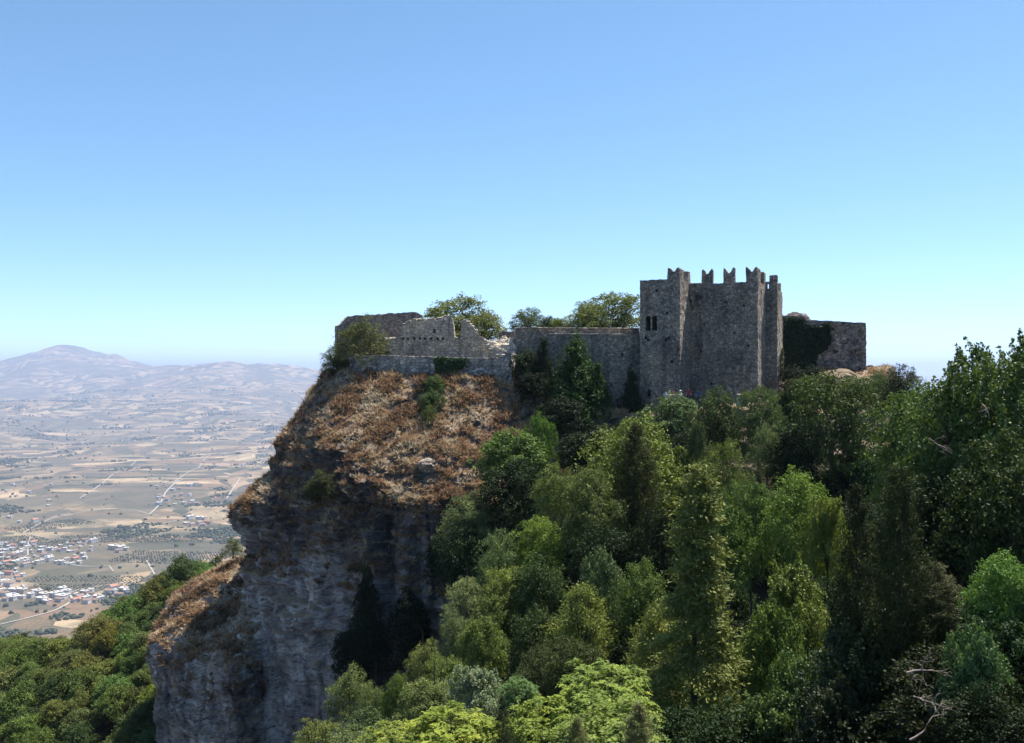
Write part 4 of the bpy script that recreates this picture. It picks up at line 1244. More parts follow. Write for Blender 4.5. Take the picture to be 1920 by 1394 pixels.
 ('cypress_tree', 'small olive feathery cypress at the bottom edge between the ash trees', 1085, 1350, 60, 140, 24, 'cypress', (.09, .095, .045)),
 ('mulberry_tree', 'fresh green sunlit tree at the right edge in the lower part', 1888, 1042, 130, 170, 27, 'bushy', (.10, .155, .042)),
 ('laurel_tree', 'shiny-leaved tree in the lower right corner', 1830, 1186, 120, 190, 24.5, 'glossy', (.075, .12, .055)),
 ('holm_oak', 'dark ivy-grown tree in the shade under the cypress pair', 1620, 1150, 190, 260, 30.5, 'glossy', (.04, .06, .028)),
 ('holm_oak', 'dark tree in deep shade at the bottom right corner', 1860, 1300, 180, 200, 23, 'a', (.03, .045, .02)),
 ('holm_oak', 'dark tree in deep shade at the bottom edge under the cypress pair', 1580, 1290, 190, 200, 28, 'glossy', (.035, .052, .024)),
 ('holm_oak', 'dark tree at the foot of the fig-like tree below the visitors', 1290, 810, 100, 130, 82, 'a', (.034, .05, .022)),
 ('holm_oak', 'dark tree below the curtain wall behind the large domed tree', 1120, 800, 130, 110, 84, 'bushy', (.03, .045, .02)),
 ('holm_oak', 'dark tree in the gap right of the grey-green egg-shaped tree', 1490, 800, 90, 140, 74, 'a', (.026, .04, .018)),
]
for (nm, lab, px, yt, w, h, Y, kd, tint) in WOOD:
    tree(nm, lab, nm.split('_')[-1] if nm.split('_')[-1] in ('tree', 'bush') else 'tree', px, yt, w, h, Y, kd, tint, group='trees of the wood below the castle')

# understorey that closes the gaps
rr = random.Random(77)
nfill = 0
for k in range(2500):
    X, Y = rr.uniform(-16, 44), rr.uniform(24, 90)
    px = X / Y * F + CX
    if not 700 < px < 1960:
        continue
    # canopy line of the wood by column, at this depth stay well under it
    zt = float(hill(X, Y)[0]) + rr.uniform(4.0, 6.2)
    py = CY - zt / Y * F
    lim = np.interp(px, [700, 800, 900, 1000, 1100, 1300, 1450, 1600, 1700, 1800, 1960], [1330, 1260, 1060, 950, 900, 880, 860, 800, 800, 760, 760])
    if py < lim + 45 or py > 1440:
        continue
    near = min(WOOD, key=lambda t: (t[2] - px) ** 2 + (t[3] + t[5] * .4 - py) ** 2)
    lab = 'dark low tree in the shade next to the ' + ' '.join(near[1].replace(',', '').split()[:7])
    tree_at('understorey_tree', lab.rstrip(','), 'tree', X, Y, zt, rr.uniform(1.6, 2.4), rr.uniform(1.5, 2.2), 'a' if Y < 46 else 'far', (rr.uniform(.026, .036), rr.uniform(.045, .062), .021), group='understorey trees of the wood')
    nfill += 1
    if nfill >= 130:
        break
print('fill', nfill)

# ------------------------------------------------------------------ low scrub on the forest floor, on into the hillside beyond the frame
def undergrowth():
    R = np.random.RandomState(4)
    n = 2600
    x = np.concatenate([R.uniform(-18, 34, 900), R.uniform(20, 85, n - 900)]); y = R.uniform(14, 104, n)
    ok = ~((x < 48) & (y > 90)) & ~((x < -4) & (y > 82))
    x, y = x[ok], y[ok]
    z = hill(x, y)
    rad_ = R.uniform(.5, 1.5, len(x))
    per = 42
    idx = np.repeat(np.arange(len(x)), per)
    d = unit(R.normal(size=(len(idx), 3)) + np.array([0, 0, .5])); d[:, 2] = np.abs(d[:, 2])
    c = np.column_stack([x, y, z])[idx] + d * rad_[idx][:, None] * R.uniform(.5, 1.05, size=(len(idx), 1))
    v, f = leaf_quads(c, unit(d + R.normal(size=d.shape) * .6), R.normal(size=d.shape), R.uniform(.16, .34, len(idx)), R.uniform(.1, .2, len(idx)))
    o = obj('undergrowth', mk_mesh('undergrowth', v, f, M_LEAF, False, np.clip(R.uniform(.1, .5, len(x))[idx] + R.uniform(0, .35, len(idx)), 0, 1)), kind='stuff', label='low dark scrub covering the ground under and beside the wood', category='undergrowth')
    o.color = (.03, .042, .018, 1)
undergrowth()

# ------------------------------------------------------------------ bushes and climbers on the rock and the castle
def rock_z(ox, oy):
    return None
TOPS = [
 ('ivy_bush', 'near-black bush under the ivy blanket beside the rear turret', 1488, 686, 56, 70, 104, 'bushy', (.024, .036, .018), -4),
 ('ivy_bush', 'dark bush under the ivy blanket, left of the earth mound', 1524, 690, 50, 60, 105, 'bushy', (.03, .045, .02), -4),
 ('privet_bush', 'dark green bush at the right foot of the rear turret', 1462, 735, 46, 60, 97, 'a', (.045, .065, .026), -5),
 ('privet_bush', 'low green bush at the foot of the ivy blanket', 1512, 708, 66, 50, 101, 'a', (.05, .07, .028), -4),
 ('privet_bush', 'low green bush left of the earth mound under the bastion wall', 1544, 716, 60, 50, 99, 'dome', (.055, .075, .03), -4),
 ('privet_bush', 'grey-green bush right of the earth mound under the bastion wall', 1650, 700, 50, 60, 98, 'silver', (0.071, 0.083, 0.036), -4),
 ('wild_olive', 'wide grey-green bush before the tall far wall, left of the ruined wall', 678, 600, 100, 92, 102.6, 'silver', (0.073, 0.080, 0.034), -1.0),
 ('wild_olive', 'small grey-green bush hanging over the left edge of the cliff top', 624, 650, 46, 62, 103.5, 'silver', (0.076, 0.088, 0.044), -1.5),
 ('wild_olive', 'dark bush on the cliff edge left of the terrace wall', 640, 668, 50, 40, 102.6, 'dome', (.045, .06, .03), -1.5),
 ('carob_tree', 'wide airy tree with open crown rising behind the ruined wall', 856, 562, 150, 100, 118, 'open', (.12, .128, .045), -.5),
 ('carob_tree', 'lower right part-shaded tree behind the sloping end of the ruined wall', 905, 588, 90, 70, 115, 'open', (.115, .125, .045), -.5),
 ('carob_tree', 'small rounded tree behind the left end of the curtain wall', 991, 580, 72, 50, 116, 'dome', (.075, .085, .045), -.5),
 ('privet_bush', 'bright yellow-green bush peeping over the curtain wall', 1049, 597, 40, 34, 113, 'a', (.12, .135, .03), -.5),
 ('privet_bush', 'dark green bush over the curtain wall between a rounded tree and a bright bush', 1030, 595, 34, 34, 115, 'a', (.05, .065, .03), -.5),
 ('carob_tree', 'broad airy tree behind the curtain wall touching the shorter tower', 1148, 550, 130, 110, 117, 'open', (.095, .108, .038), -.5),
 ('carob_tree', 'left half of the trees behind the curtain wall, paler green', 1100, 570, 90, 84, 114, 'open', (.12, .13, .05), -.5),
 ('laurel_tree', 'tall cone-shaped dark evergreen leaning on the curtain wall', 1078, 634, 170, 175, 97.6, 'coneivy', (.032, .066, .018), -7.5),
 ('laurel_tree', 'right shoulder of the cone-shaped evergreen on the curtain wall', 1120, 682, 80, 112, 96.8, 'coneivy', (.028, .06, .016), -8.5),
 ('laurel_tree', 'dark narrow evergreen right of the cone-shaped one, against the wall', 1184, 694, 64, 110, 97.5, 'coneivy', (.024, .045, .02), -6.5),
 ('ivy_bush', 'near-black ivy bush between the end pillar and the cone-shaped evergreen', 1018, 636, 70, 105, 98.6, 'coneivy', (.022, .04, .018), -5),
 ('ivy_bush', 'low dark ivy hedge right of the end pillar', 985, 655, 58, 70, 98.8, 'bushy', (.028, .048, .02), -4),
 ('ivy_bush', 'dark ivy bush below the near-black one, at the slope edge', 1000, 700, 60, 60, 97, 'bushy', (.024, .04, .018), -5.5),
 ('ivy_bush', 'low shaded bush at the foot of the cone-shaped evergreen', 1060, 745, 90, 70, 93.5, 'bushy', (.022, .036, .018), -8),
 ('ivy_bush', 'topmost green bush of the strip that runs down the brown slope', 815, 706, 40, 40, 97.2, 'bushy', (.05, .085, .03), -2.5),
 ('ivy_bush', 'middle green bush of the strip that runs down the brown slope', 808, 732, 44, 50, 95.2, 'bushy', (.045, .08, .03), -4.5),
 ('ivy_bush', 'lowest yellow-green bush of the strip that runs down the brown slope', 804, 760, 32, 48, 93.6, 'dome', (.075, .095, .032), -6),
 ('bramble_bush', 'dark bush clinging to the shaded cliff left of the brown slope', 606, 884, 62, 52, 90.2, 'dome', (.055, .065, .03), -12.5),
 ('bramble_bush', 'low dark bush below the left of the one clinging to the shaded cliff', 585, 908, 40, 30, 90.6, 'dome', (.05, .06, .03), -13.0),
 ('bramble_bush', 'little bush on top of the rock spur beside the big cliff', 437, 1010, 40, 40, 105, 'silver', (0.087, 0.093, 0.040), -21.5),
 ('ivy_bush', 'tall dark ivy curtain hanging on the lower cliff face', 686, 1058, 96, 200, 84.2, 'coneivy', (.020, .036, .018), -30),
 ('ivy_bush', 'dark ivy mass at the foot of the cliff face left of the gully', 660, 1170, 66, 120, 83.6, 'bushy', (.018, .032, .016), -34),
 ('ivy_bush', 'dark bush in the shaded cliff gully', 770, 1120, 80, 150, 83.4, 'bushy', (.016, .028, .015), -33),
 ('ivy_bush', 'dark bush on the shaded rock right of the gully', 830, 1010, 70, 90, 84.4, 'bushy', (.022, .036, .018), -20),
]
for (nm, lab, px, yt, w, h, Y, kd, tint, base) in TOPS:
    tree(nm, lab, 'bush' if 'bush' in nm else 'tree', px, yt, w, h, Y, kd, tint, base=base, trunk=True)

def ivy(name, label, poly, Yf, tint, n=9000, leaf=.16, thick=.35, seed=1, nrm=(-.2, -1, .1), ww=None):
    """leaves hung on a wall face inside a pixel outline; Yf(px) is the depth of the wall"""
    R = np.random.RandomState(seed)
    poly = np.array(poly, float)
    lo, hi = poly.min(0), poly.max(0)
    q = R.uniform(lo, hi, size=(n * 3, 2))
    jit = 5 * np.stack([noise(np.column_stack([q / 9.0, q[:, 0] * 0])), noise(np.column_stack([q / 9.0, q[:, 0] * 0 + 9]))], 1)
    w = q + jit
    ins = np.zeros(len(q), bool)
    j = len(poly) - 1
    for i in range(len(poly)):
        a, b = poly[i], poly[j]
        c = ((a[1] > w[:, 1]) != (b[1] > w[:, 1])) & (w[:, 0] < (b[0] - a[0]) * (w[:, 1] - a[1]) / (b[1] - a[1] + 1e-9) + a[0])
        ins ^= c
        j = i
    q = q[ins][:n]
    d = np.array([Yf(x) for x in q[:, 0]])
    tk = thick * (.35 + np.clip(fbm(np.column_stack([q / 13.0, q[:, 0] * 0 + 3]), 3) + .5, 0, 1.3))
    Y = d - R.uniform(0.02, 1, len(q)) ** .6 * tk
    c = np.column_stack([(q[:, 0] - CX) / F * d, Y, (CY - q[:, 1]) / F * d])
    org = np.array([c[:, 0].mean(), d.mean(), c[:, 2].min()])
    nn = unit(np.array(nrm) * .8 + R.normal(size=(len(q), 3)) * .5 + np.array([0, 0, .3]))
    tt = R.normal(size=(len(q), 3)) * .6 + np.array([0, 0, -1])
    s = R.uniform(.6, 1.3, len(q))
    v, f = leaf_quads(c - org, nn, tt, leaf * s, leaf * .8 * s)
    ti = np.clip(.35 + .5 * fbm(np.column_stack([q / 11.0, q[:, 0] * 0]), 2) + R.uniform(-.15, .25, len(q)), 0, 1)
    o = obj(name, mk_mesh(name, v, f, M_IVY, False, ti), None, org, label=label, category='ivy', kind='thing')
    o.color = (*tint, 1)
    return o
yw = lambda px: 114 - 3 * (px - 1462) / 162.0 - .05
ivy('wall_ivy', 'dark green ivy blanket covering the left half of the bastion wall', [(1468, 598), (1490, 596), (1505, 599), (1508, 606), (1520, 611), (1530, 608), (1537, 612), (1545, 606), (1556, 607), (1558, 640), (1549, 655), (1540, 664), (1530, 668), (1528, 690), (1508, 700), (1495, 712), (1468, 722)], yw, (.026, .042, .018), 11000, .2, .5, 5)
yt_ = lambda px: 101.2 + (98.6 - 101.2) * (px - 655) / 298.0 - .08
ivy('wall_ivy', 'green ivy spilling over the middle of the terrace wall', [(813, 672), (830, 669), (856, 671), (876, 673), (874, 686), (862, 694), (850, 702), (842, 712), (826, 714), (816, 700)], yt_, (.045, .08, .03), 3600, .17, .45, 6)
ivy('wall_weeds', 'tuft of dry yellowish weeds growing down the edge of the rear turret', [(1462, 655), (1468, 654), (1468, 700), (1465, 716), (1461, 700)], lambda px: 104.9, (.15, .14, .06), 420, .2, .35, 7)

# ------------------------------------------------------------------ forest on the slope below the cliff, left
rr = random.Random(11)
pts_, tries = [], 0
SIL = ([-60, 0, 130, 200, 250, 300, 350, 372, 440], [1200, 1198, 1192, 1140, 1112, 1080, 1050, 1046, 1046])
while tries < 9000 and len(pts_) < 290:
    tries += 1
    Y = rr.uniform(92, 215); px = rr.uniform(-50, 470)
    X = (px - CX) / F * Y
    hz = rr.uniform(5.0, 7.5)
    g = float(hill(X, Y)[0])
    py = CY - (g + hz) / Y * F
    lim = np.interp(px, *SIL)
    if py < lim or py > 1470 or (px > 300 and Y < 112):
        continue
    rx = rr.uniform(1.5, 2.9)
    if any((X - a) ** 2 + (Y - b) ** 2 < ((rx + c) * .62) ** 2 for a, b, c in pts_):
        continue
    pts_.append((X, Y, rx))
    t = rr.random()
    tint, lab = ((.088, .108, .036), 'olive tree of the slope wood ') if t < .55 else ((.055, .075, .03), 'dark green tree of the slope wood ') if t < .85 else ((.115, .122, .036), 'yellow-green tree of the slope wood ')
    zone = 'on its crest' if py < lim + 22 else ('by the bottom edge' if py > 1330 else 'halfway down')
    side = 'at the left edge' if px < 70 else ('below the bright tree' if px < 150 else ('near the rock spur' if px > 260 else 'in its middle'))
    lab = lab + zone + ', ' + side
    tree_at('slope_tree', lab, 'tree', X, Y, g + hz, rx, rx * rr.uniform(.7, 1.25), 'far', tuple(c * rr.uniform(.8, 1.2) for c in tint), group='trees of the wood on the slope below the cliff')
print('slope trees', len(pts_))
for (lab, px, yt, w, h, Y, kd, tint) in (
    ('taller dark tree on the wooded slope, right against the rock spur', 338, 1046, 70, 80, 140, 'a', (.05, .07, .028)),
    ('bright yellow-green rounded tree on the wooded slope at the left edge', 45, 1222, 80, 50, 165, 'dome', (.19, .20, .04)),
    ('dark shaded tree at the left edge where the wooded slope meets the fields', 40, 1190, 70, 60, 185, 'a', (.04, .055, .028)),
    ('light green tree at the very left edge of the wooded slope', 0, 1196, 40, 50, 178, 'dome', (.14, .17, .035)),
    ('dark pine-like tree on the crest of the wooded slope', 300, 1080, 60, 70, 150, 'pine', (.045, .06, .028))):
    tree('slope_tree', lab, 'tree', px, yt, w, h, Y, kd, tint)

# ------------------------------------------------------------------ dry grass and bracken on the slopes
def scatter_tufts(name, label_kind, V, Fq, n, seed, nzmin, sel, hgt=(.22, .55), bare=.0):
    R = np.random.RandomState(seed)
    a, b, c, d = (V[Fq[:, k]] for k in range(4))
    cr = np.cross(c - a, d - b)
    ar = np.linalg.norm(cr, axis=1)
    nz = cr[:, 2] / (ar + 1e-9)
    if np.median(nz) < 0:
        nz = -nz; cr = -cr
    cen = (a + b + c + d) / 4
    w = ar * sstep(nzmin, nzmin + .25, nz) * sel(cen)
    pat = fbm(cen / 2.3 + 31, 3)
    fine = fbm(cen / .9 + 12, 2)
    w = w * np.clip(.12 + sstep(-.22, .12, pat + .5 * fine), .1, 1.1)
    w /= w.sum()
    k = R.choice(len(w), n, p=w)
    u, v = R.uniform(size=(n, 1)), R.uniform(size=(n, 1))
    base = a[k] * (1 - u) * (1 - v) + b[k] * u * (1 - v) + c[k] * u * v + d[k] * (1 - u) * v
    nr = unit(cr[k])
    pb = fbm(base / 2.3 + 31, 3)
    tone = .55 + 1.0 * fbm(base / 3.4 + 3, 3) + .55 * fbm(base / .9 + 8, 2) + R.normal(0, .14, n)
    green = (R.uniform(size=n) < .02) | ((fbm(base / 1.3 + 77, 2) > .38) & (R.uniform(size=n) < .5))
    tone = np.where(green, .02, np.clip(tone, .08, 1))
    per = 5
    idx = np.repeat(np.arange(n), per)
    m = len(idx)
    down = np.array([0, 0, -1.0]) - nr * (nr @ np.array([0, 0, -1.0]))[:, None]
    lay = unit(down[idx] * .5 + R.normal(size=(m, 3)) * .8)
    up = unit(nr[idx] * .55 + lay * .8 + np.array([0, 0, .25]))
    H = R.uniform(*hgt, size=(m, 1)) * (.5 + .9 * R.uniform(size=(n, 1)) ** 2 + .9 * np.clip(pb, 0, 1)[:, None])[idx]
    sd = unit(np.cross(up, nr[idx] + R.normal(size=(m, 3)) * .35)) * R.uniform(.04, .10, size=(m, 1))
    p = base[idx] + R.normal(size=(m, 3)) * .05
    Vv = np.stack([p - sd - up * .06, p + sd - up * .06, p + up * H + R.normal(size=(m, 3)) * .04], 1).reshape(-1, 3)
    me = mk_mesh(name, Vv, np.arange(m * 3).reshape(-1, 3), M_DRY, False, np.clip(tone[idx] + R.normal(0, .06, m), 0, 1))
    return obj(name, me, kind='stuff')
vis = lambda c: ((c[:, 1] < 108) & (c[:, 0] < 12) & (c[:, 2] > -21) & (c[:, 2] < 1.0)).astype(float) + .25 * ((c[:, 0] > 37) & (c[:, 1] < 112))
g1 = scatter_tufts('dry_grass', '', rv, rf, 60000, 5, .46, vis)
g1['label'] = 'dry straw and rust-coloured grass and bracken covering the cliff top slope'; g1['category'] = 'dry grass'
vs = lambda c: (c[:, 2] > -34).astype(float)
g2 = scatter_tufts('dry_grass', '', sv, sf, 14000, 6, .46, vs)
g2['label'] = 'dry straw-coloured grass covering the top of the rock spur'; g2['category'] = 'dry grass'

# ------------------------------------------------------------------ dead branches among the right-hand trees
def dead_branch(label, px, py, Y, size, seed, direction=(1, 0, .2), twigs=16):
    R = random.Random(seed)
    d0 = Vector(direction).normalized()
    segs = []
    def grow(p, d, ln, r, depth):
        pts = [p]; rad_ = [r]
        for k in range(5):
            d = (d + Vector((R.uniform(-.35, .35), R.uniform(-.35, .35), R.uniform(-.3, .3)))).normalized()
            pts.append(pts[-1] + d * ln / 5); rad_.append(r * (1 - .16 * (k + 1)))
        segs.append((pts, rad_))
        if depth:
            for k in range(4):
                q = pts[R.randint(1, 5)]
                grow(q, (d + Vector((R.uniform(-1, 1), R.uniform(-1, 1), R.uniform(-.8, .9)))).normalized(), ln * R.uniform(.4, .65), r * .5, depth - 1)
    grow(Vector((0, 0, 0)), d0, size, size * .022 + .008, 2)
    v, f = tubes(segs, 5)
    return obj('dead_branch', mk_mesh('dead_branch', v, f, M_DEADWOOD, True), None, P(px, py, Y), label=label, category='branch')
dead_branch('tangle of bare bleached twigs left of the shiny-leaved tree in the lower right corner', 1700, 1262, 23.6, 1.1, 3, (1, 0, .3))
dead_branch('bare forked twig reaching right under the bleached tangle', 1712, 1306, 23.4, .8, 4, (1, 0, -.1))
dead_branch('bare curved branch at the bottom edge under the bleached tangle', 1706, 1388, 22.6, 1.0, 5, (1, -.1, .35))
dead_branch('pale bare branch slanting through the glossy tree under the right skyline', 1742, 822, 34.2, 1.0, 6, (.7, -.2, -.7))
dead_branch('short pale bare branch in the tree at the right edge under the skyline', 1838, 756, 33.0, .7, 7, (.7, -.2, -.6))

# ------------------------------------------------------------------ visitors at the foot of the towers
M_SKIN = smat('skin', (.45, .30, .22)); M_HAIR = smat('dark_hair', (.04, .03, .025)); M_WHITE = smat('white_cloth', (.75, .75, .75))
def person(label, px, pyhead, Y, facing, shirt, legs, hat=False, armup=False):
    """standing figure 1.7 m tall, top of the head at pixel pyhead"""
    X, _, zt = P(px, pyhead, Y)
    zb = zt - 1.70
    t = thing('person', label, 'person', (X, Y, zb), 'visitors at the foot of the towers')
    t.rotation_euler.z = facing
    jo = {'pelvis': (0, 0, .93, .15, .11), 'waist': (0, 0, 1.08, .14, .10), 'chest': (0, 0, 1.28, .17, .115), 'neck': (0, -.01, 1.45, .055, .055), 'head0': (0, -.02, 1.52, .07, .08), 'head1': (0, -.02, 1.60, .078, .095), 'head2': (0, -.01, 1.67, .05, .06)}
    links = [('pelvis', 'waist'), ('waist', 'chest'), ('chest', 'neck'), ('neck', 'head0'), ('head0', 'head1'), ('head1', 'head2')]
    for s, n in ((-1, 'l'), (1, 'r')):
        jo.update({n + 'hip': (s * .10, 0, .86, .10, .10), n + 'knee': (s * .11, -.03, .48, .065, .065), n + 'ank': (s * .12, .02, .09, .042, .045), n + 'toe': (s * .13, -.14, .04, .035, .03),
                   n + 'sho': (s * .20, 0, 1.38, .062, .062), n + 'elb': (s * .25, -.02, 1.10, .045, .045)})
        if armup and s == 1:
            jo.update({n + 'wri': (s * .17, -.22, 1.30, .03, .03), n + 'hand': (s * .13, -.27, 1.38, .034, .02)})
        else:
            jo.update({n + 'wri': (s * .24, -.10, .87, .03, .03), n + 'hand': (s * .23, -.13, .77, .02, .036)})
        links += [('pelvis', n + 'hip'), (n + 'hip', n + 'knee'), (n + 'knee', n + 'ank'), (n + 'ank', n + 'toe'), ('chest', n + 'sho'), (n + 'sho', n + 'elb'), (n + 'elb', n + 'wri'), (n + 'wri', n + 'hand')]
    names = list(jo)
    me = bpy.data.meshes.new('body')
    me.from_pydata([jo[k][:3] for k in names], [(names.index(a), names.index(b)) for a, b in links], [])
    o = bpy.data.objects.new('bodytmp', me); COL.objects.link(o)
    md = o.modifiers.new('s', 'SKIN')
    for k, nm in enumerate(names):
        sv_ = me.skin_vertices[0].data[k]
        sv_.radius = jo[nm][3:5]; sv_.use_root = (nm == 'pelvis')
    o.modifiers.new('d', 'SUBSURF').levels = 1
    dg = bpy.context.evaluated_depsgraph_get()
    bm_ = bpy.data.meshes.new_from_object(o.evaluated_get(dg))
    bpy.data.objects.remove(o)
    bm_.materials.clear()
    for m in (shirt, legs, M_SKIN):
        bm_.materials.append(m)
    for p in bm_.polygons:
        c = p.center
        if c.z > 1.45 or (abs(c.x) > .18 and c.z < 1.14) or (armup and c.y < -.12 and c.z > 1.15):
            p.material_index = 2
        elif c.z < .95:
            p.material_index = 1
        p.use_smooth = True
    obj('body', bm_, t)
    bm = bmesh.new(); bmesh.ops.create_uvsphere(bm, u_segments=12, v_segments=8, radius=1)
    for v in list(bm.verts):
        if v.co.z < -.05 and v.co.y < .2 or v.co.z < -.55:
            bm.verts.remove(v)
    hm = bpy.data.meshes.new('hair'); bm.to_mesh(hm); bm.free(); hm.materials.append(M_WHITE if hat else M_HAIR)
    h = obj('sun_hat' if hat else 'hair', hm, t); h.location = (0, 0, 1.615); h.scale = (.098, .115, .105)
    if hat:
        bm = bmesh.new()
        bmesh.ops.create_circle(bm, cap_ends=True, segments=16, radius=.2)
        r_ = bmesh.ops.extrude_face_region(bm, geom=bm.faces[:])
        bmesh.ops.translate(bm, verts=[v for v in r_['geom'] if isinstance(v, bmesh.types.BMVert)], vec=(0, 0, .015))
        bmm = bpy.data.meshes.new('hat_brim'); bm.to_mesh(bmm); bm.free(); bmm.materials.append(M_WHITE)
        b = obj('hat_brim', bmm, t); b.location = (0, 0, 1.62)
    return t
person('visitor in a pale blue shirt, leftmost of those at the foot of the towers', 1248, 732, 96.6, .3, smat('pale_blue_cloth', (.45, .52, .65)), smat('dark_trousers', (.06, .06, .08)))
person('dark-haired visitor behind the low pale parapet', 1260, 730, 96.2, -.5, smat('maroon_cloth', (.22, .09, .08)), smat('grey_trousers', (.15, .15, .15)))
person('visitor in a white sun hat and white top', 1276, 732, 95.8, .9, M_WHITE, smat('beige_trousers', (.4, .34, .26)), hat=True, armup=True)
person('visitor in a red shirt in the shaded recess between the towers', 1291, 727, 97.5, -.2, smat('red_cloth', (.32, .05, .06)), smat('navy_trousers', (.03, .04, .1)))
person('visitor in dark blue clothes right of the red shirt', 1309, 730, 96.6, .5, smat('dark_blue_cloth', (.05, .07, .18)), smat('black_trousers', (.03, .03, .03)))

# ------------------------------------------------------------------ valley: roads, houses, far trees
def road(pixels, width, label=None):
    pts = [pix_to_ground(*p) for p in pixels]
    pts = np.array([p for p in pts if p is not None])
    dense = catmull(pts, max(12, len(pts) * 10))
    d = np.gradient(dense[:, :2], axis=0); d /= np.linalg.norm(d, axis=1)[:, None] + 1e-9
    n = np.stack([-d[:, 1], d[:, 0]], 1)
    l, r = dense[:, :2] + n * width / 2, dense[:, :2] - n * width / 2
    zl, zr = valley(l[:, 0], l[:, 1]) + 1.5, valley(r[:, 0], r[:, 1]) + 1.5
    V = np.stack([np.column_stack([l, zl]), np.column_stack([r, zr])], 1).reshape(-1, 3)
    k = np.arange(len(dense) - 1) * 2
    f = np.stack([k + 1, k + 3, k + 2, k], 1)
    return obj('road', mk_mesh('road', V, f, M_ROAD), kind='structure')
for w, pl in (
  (11, [(0, 1172), (50, 1160), (95, 1148), (122, 1136), (134, 1126), (132, 1118), (124, 1116)]),
  (12, [(40, 1002), (70, 985), (108, 968), (124, 968)]),
  (11, [(215, 1005), (250, 995), (290, 985), (330, 977), (360, 970)]),
  (13, [(280, 965), (300, 945), (312, 922), (330, 905), (342, 900), (328, 903), (350, 888), (372, 878), (400, 874)]),
  (13, [(425, 935), (438, 915), (450, 897)]),
  (12, [(150, 935), (170, 922), (190, 908), (212, 890), (240, 878), (262, 862)]),
  (12, [(372, 878), (384, 862), (410, 850), (452, 842), (500, 830)]),
  (10, [(124, 968), (150, 962), (200, 955), (250, 957), (280, 965)]),
  (10, [(58, 1004), (100, 1010), (150, 1012), (215, 1005)]),
  (9, [(0, 1062), (30, 1058), (53, 1042), (90, 1050), (150, 1062), (205, 1062)]),
  (9, [(124, 1116), (150, 1106), (200, 1098), (240, 1092)]),
  (13, [(36, 843), (50, 832), (62, 820)]),
  (12, [(400, 874), (440, 868), (490, 862)]),
  (12, [(478, 845), (495, 832)]),
  (9, [(52, 1042), (53, 1020), (58, 1004)]),
  (9, [(275, 1052), (283, 1066), (290, 1078)]),
  (8, [(205, 1062), (212, 1072)]),
):
    road(pl, w * .5)

WALLS = [smat('white_render', (.56, .53, .5), .9, .06), smat('cream_render', (.5, .42, .33), .9, .06), smat('pink_render', (.55, .38, .32), .9, .06), smat('grey_render', (.42, .41, .42), .9, .08)]
ROOFS = [smat('terracotta_roof', (.36, .17, .11), .9, .2), smat('pale_flat_roof', (.58, .54, .50), .9, .1), smat('brown_tile_roof', (.27, .17, .12), .9, .2)]
def house_mesh(kind, wall, roof, seed):
    R = random.Random(seed)
    bm = bmesh.new()
    w, d, h = 1.0, R.uniform(.6, .9), R.uniform(.42, .6)
    def box(x0, x1, y0, y1, z0, z1, mi):
        vs = [bm.verts.new((x, y, z)) for z in (z0, z1) for y in (y0, y1) for x in (x0, x1)]
        for q in ((0, 1, 5, 4), (1, 3, 7, 5), (3, 2, 6, 7), (2, 0, 4, 6), (4, 5, 7, 6)):
            f = bm.faces.new([vs[i] for i in q]); f.material_index = mi
    box(-.5, .5, -d / 2, d / 2, -.3, h, 0)
    if kind == 'gable':
        e = .04; rz = h + .2
        a = [bm.verts.new(c) for c in ((-.5 - e, -d / 2 - e, h - .01), (.5 + e, -d / 2 - e, h - .01), (.5 + e, 0, rz), (-.5 - e, 0, rz), (-.5 - e, d / 2 + e, h - .01), (.5 + e, d / 2 + e, h - .01))]
        for q in ((0, 1, 2, 3), (3, 2, 5, 4)):
            bm.faces.new([a[i] for i in q]).material_index = 1
        for q in ((0, 3, 4), (1, 5, 2)):
            bm.faces.new([a[i] for i in q]).material_index = 0
    else:
        box(-.53, .53, -d / 2 - .03, d / 2 + .03, h, h + .05, 1)
        box(.1, .4, -.1, .2, h + .05, h + .22, 0)
    # window and door recesses as dark proud panels
    for x in (-.32, 0, .32):
        for z in (.06, .3):
            if z + .12 < h:
                vs = [bm.verts.new((x + dx, -d / 2 - .006, z + dz)) for dx, dz in ((-.05, 0), (.05, 0), (.05, .11), (-.05, .11))]
                bm.faces.new(vs).material_index = 2
    me = bpy.data.meshes.new('house'); bm.to_mesh(me); bm.free()
    for m in (wall, roof, M_DARKGLASS):
        me.materials.append(m)
    return me
M_DARKGLASS = smat('dark_window', (.05, .05, .06), .4)
HM = {}
for wi, wn_ in enumerate(('white', 'cream', 'pink', 'grey')):
    for ri, (rn, kd) in enumerate((('terracotta roof', 'gable'), ('flat pale roof', 'flat'), ('brown tiled roof', 'gable'))):
        HM[(wn_, rn)] = house_mesh(kd, WALLS[wi], ROOFS[ri], wi * 7 + ri)
rr = random.Random(21)
def houses(n, where, x0, x1, y0, y1, size=(10, 20), rowang=None):
    placed = []
    for k in range(n * 6):
        px, py = rr.uniform(x0, x1), rr.uniform(y0, y1)
        if any(abs(px - a) < 7 and abs(py - b) < 4 for a, b in placed):
            continue
        g = pix_to_ground(px, py)
        if g is None:
            continue
        placed.append((px, py))
        wn_ = rr.choices(['white', 'cream', 'pink', 'grey'], [.52, .25, .09, .14])[0]
        rn = rr.choices(['terracotta roof', 'flat pale roof', 'brown tiled roof'], [.16, .64, .2])[0]
        s = rr.uniform(*size)
        a = (rowang if rowang is not None else rr.choice([-.5, -.3, 1.1])) + rr.uniform(-.12, .12)
        o = obj('house', HM[(wn_, rn)], None, g, label='%s house with %s %s' % (wn_, rn, where), category='house', group='houses ' + where)
        o.rotation_euler.z = a; o.scale = (s * rr.uniform(.9, 1.5), s, s * rr.uniform(.8, 1.15))
        if len(placed) >= n:
            break
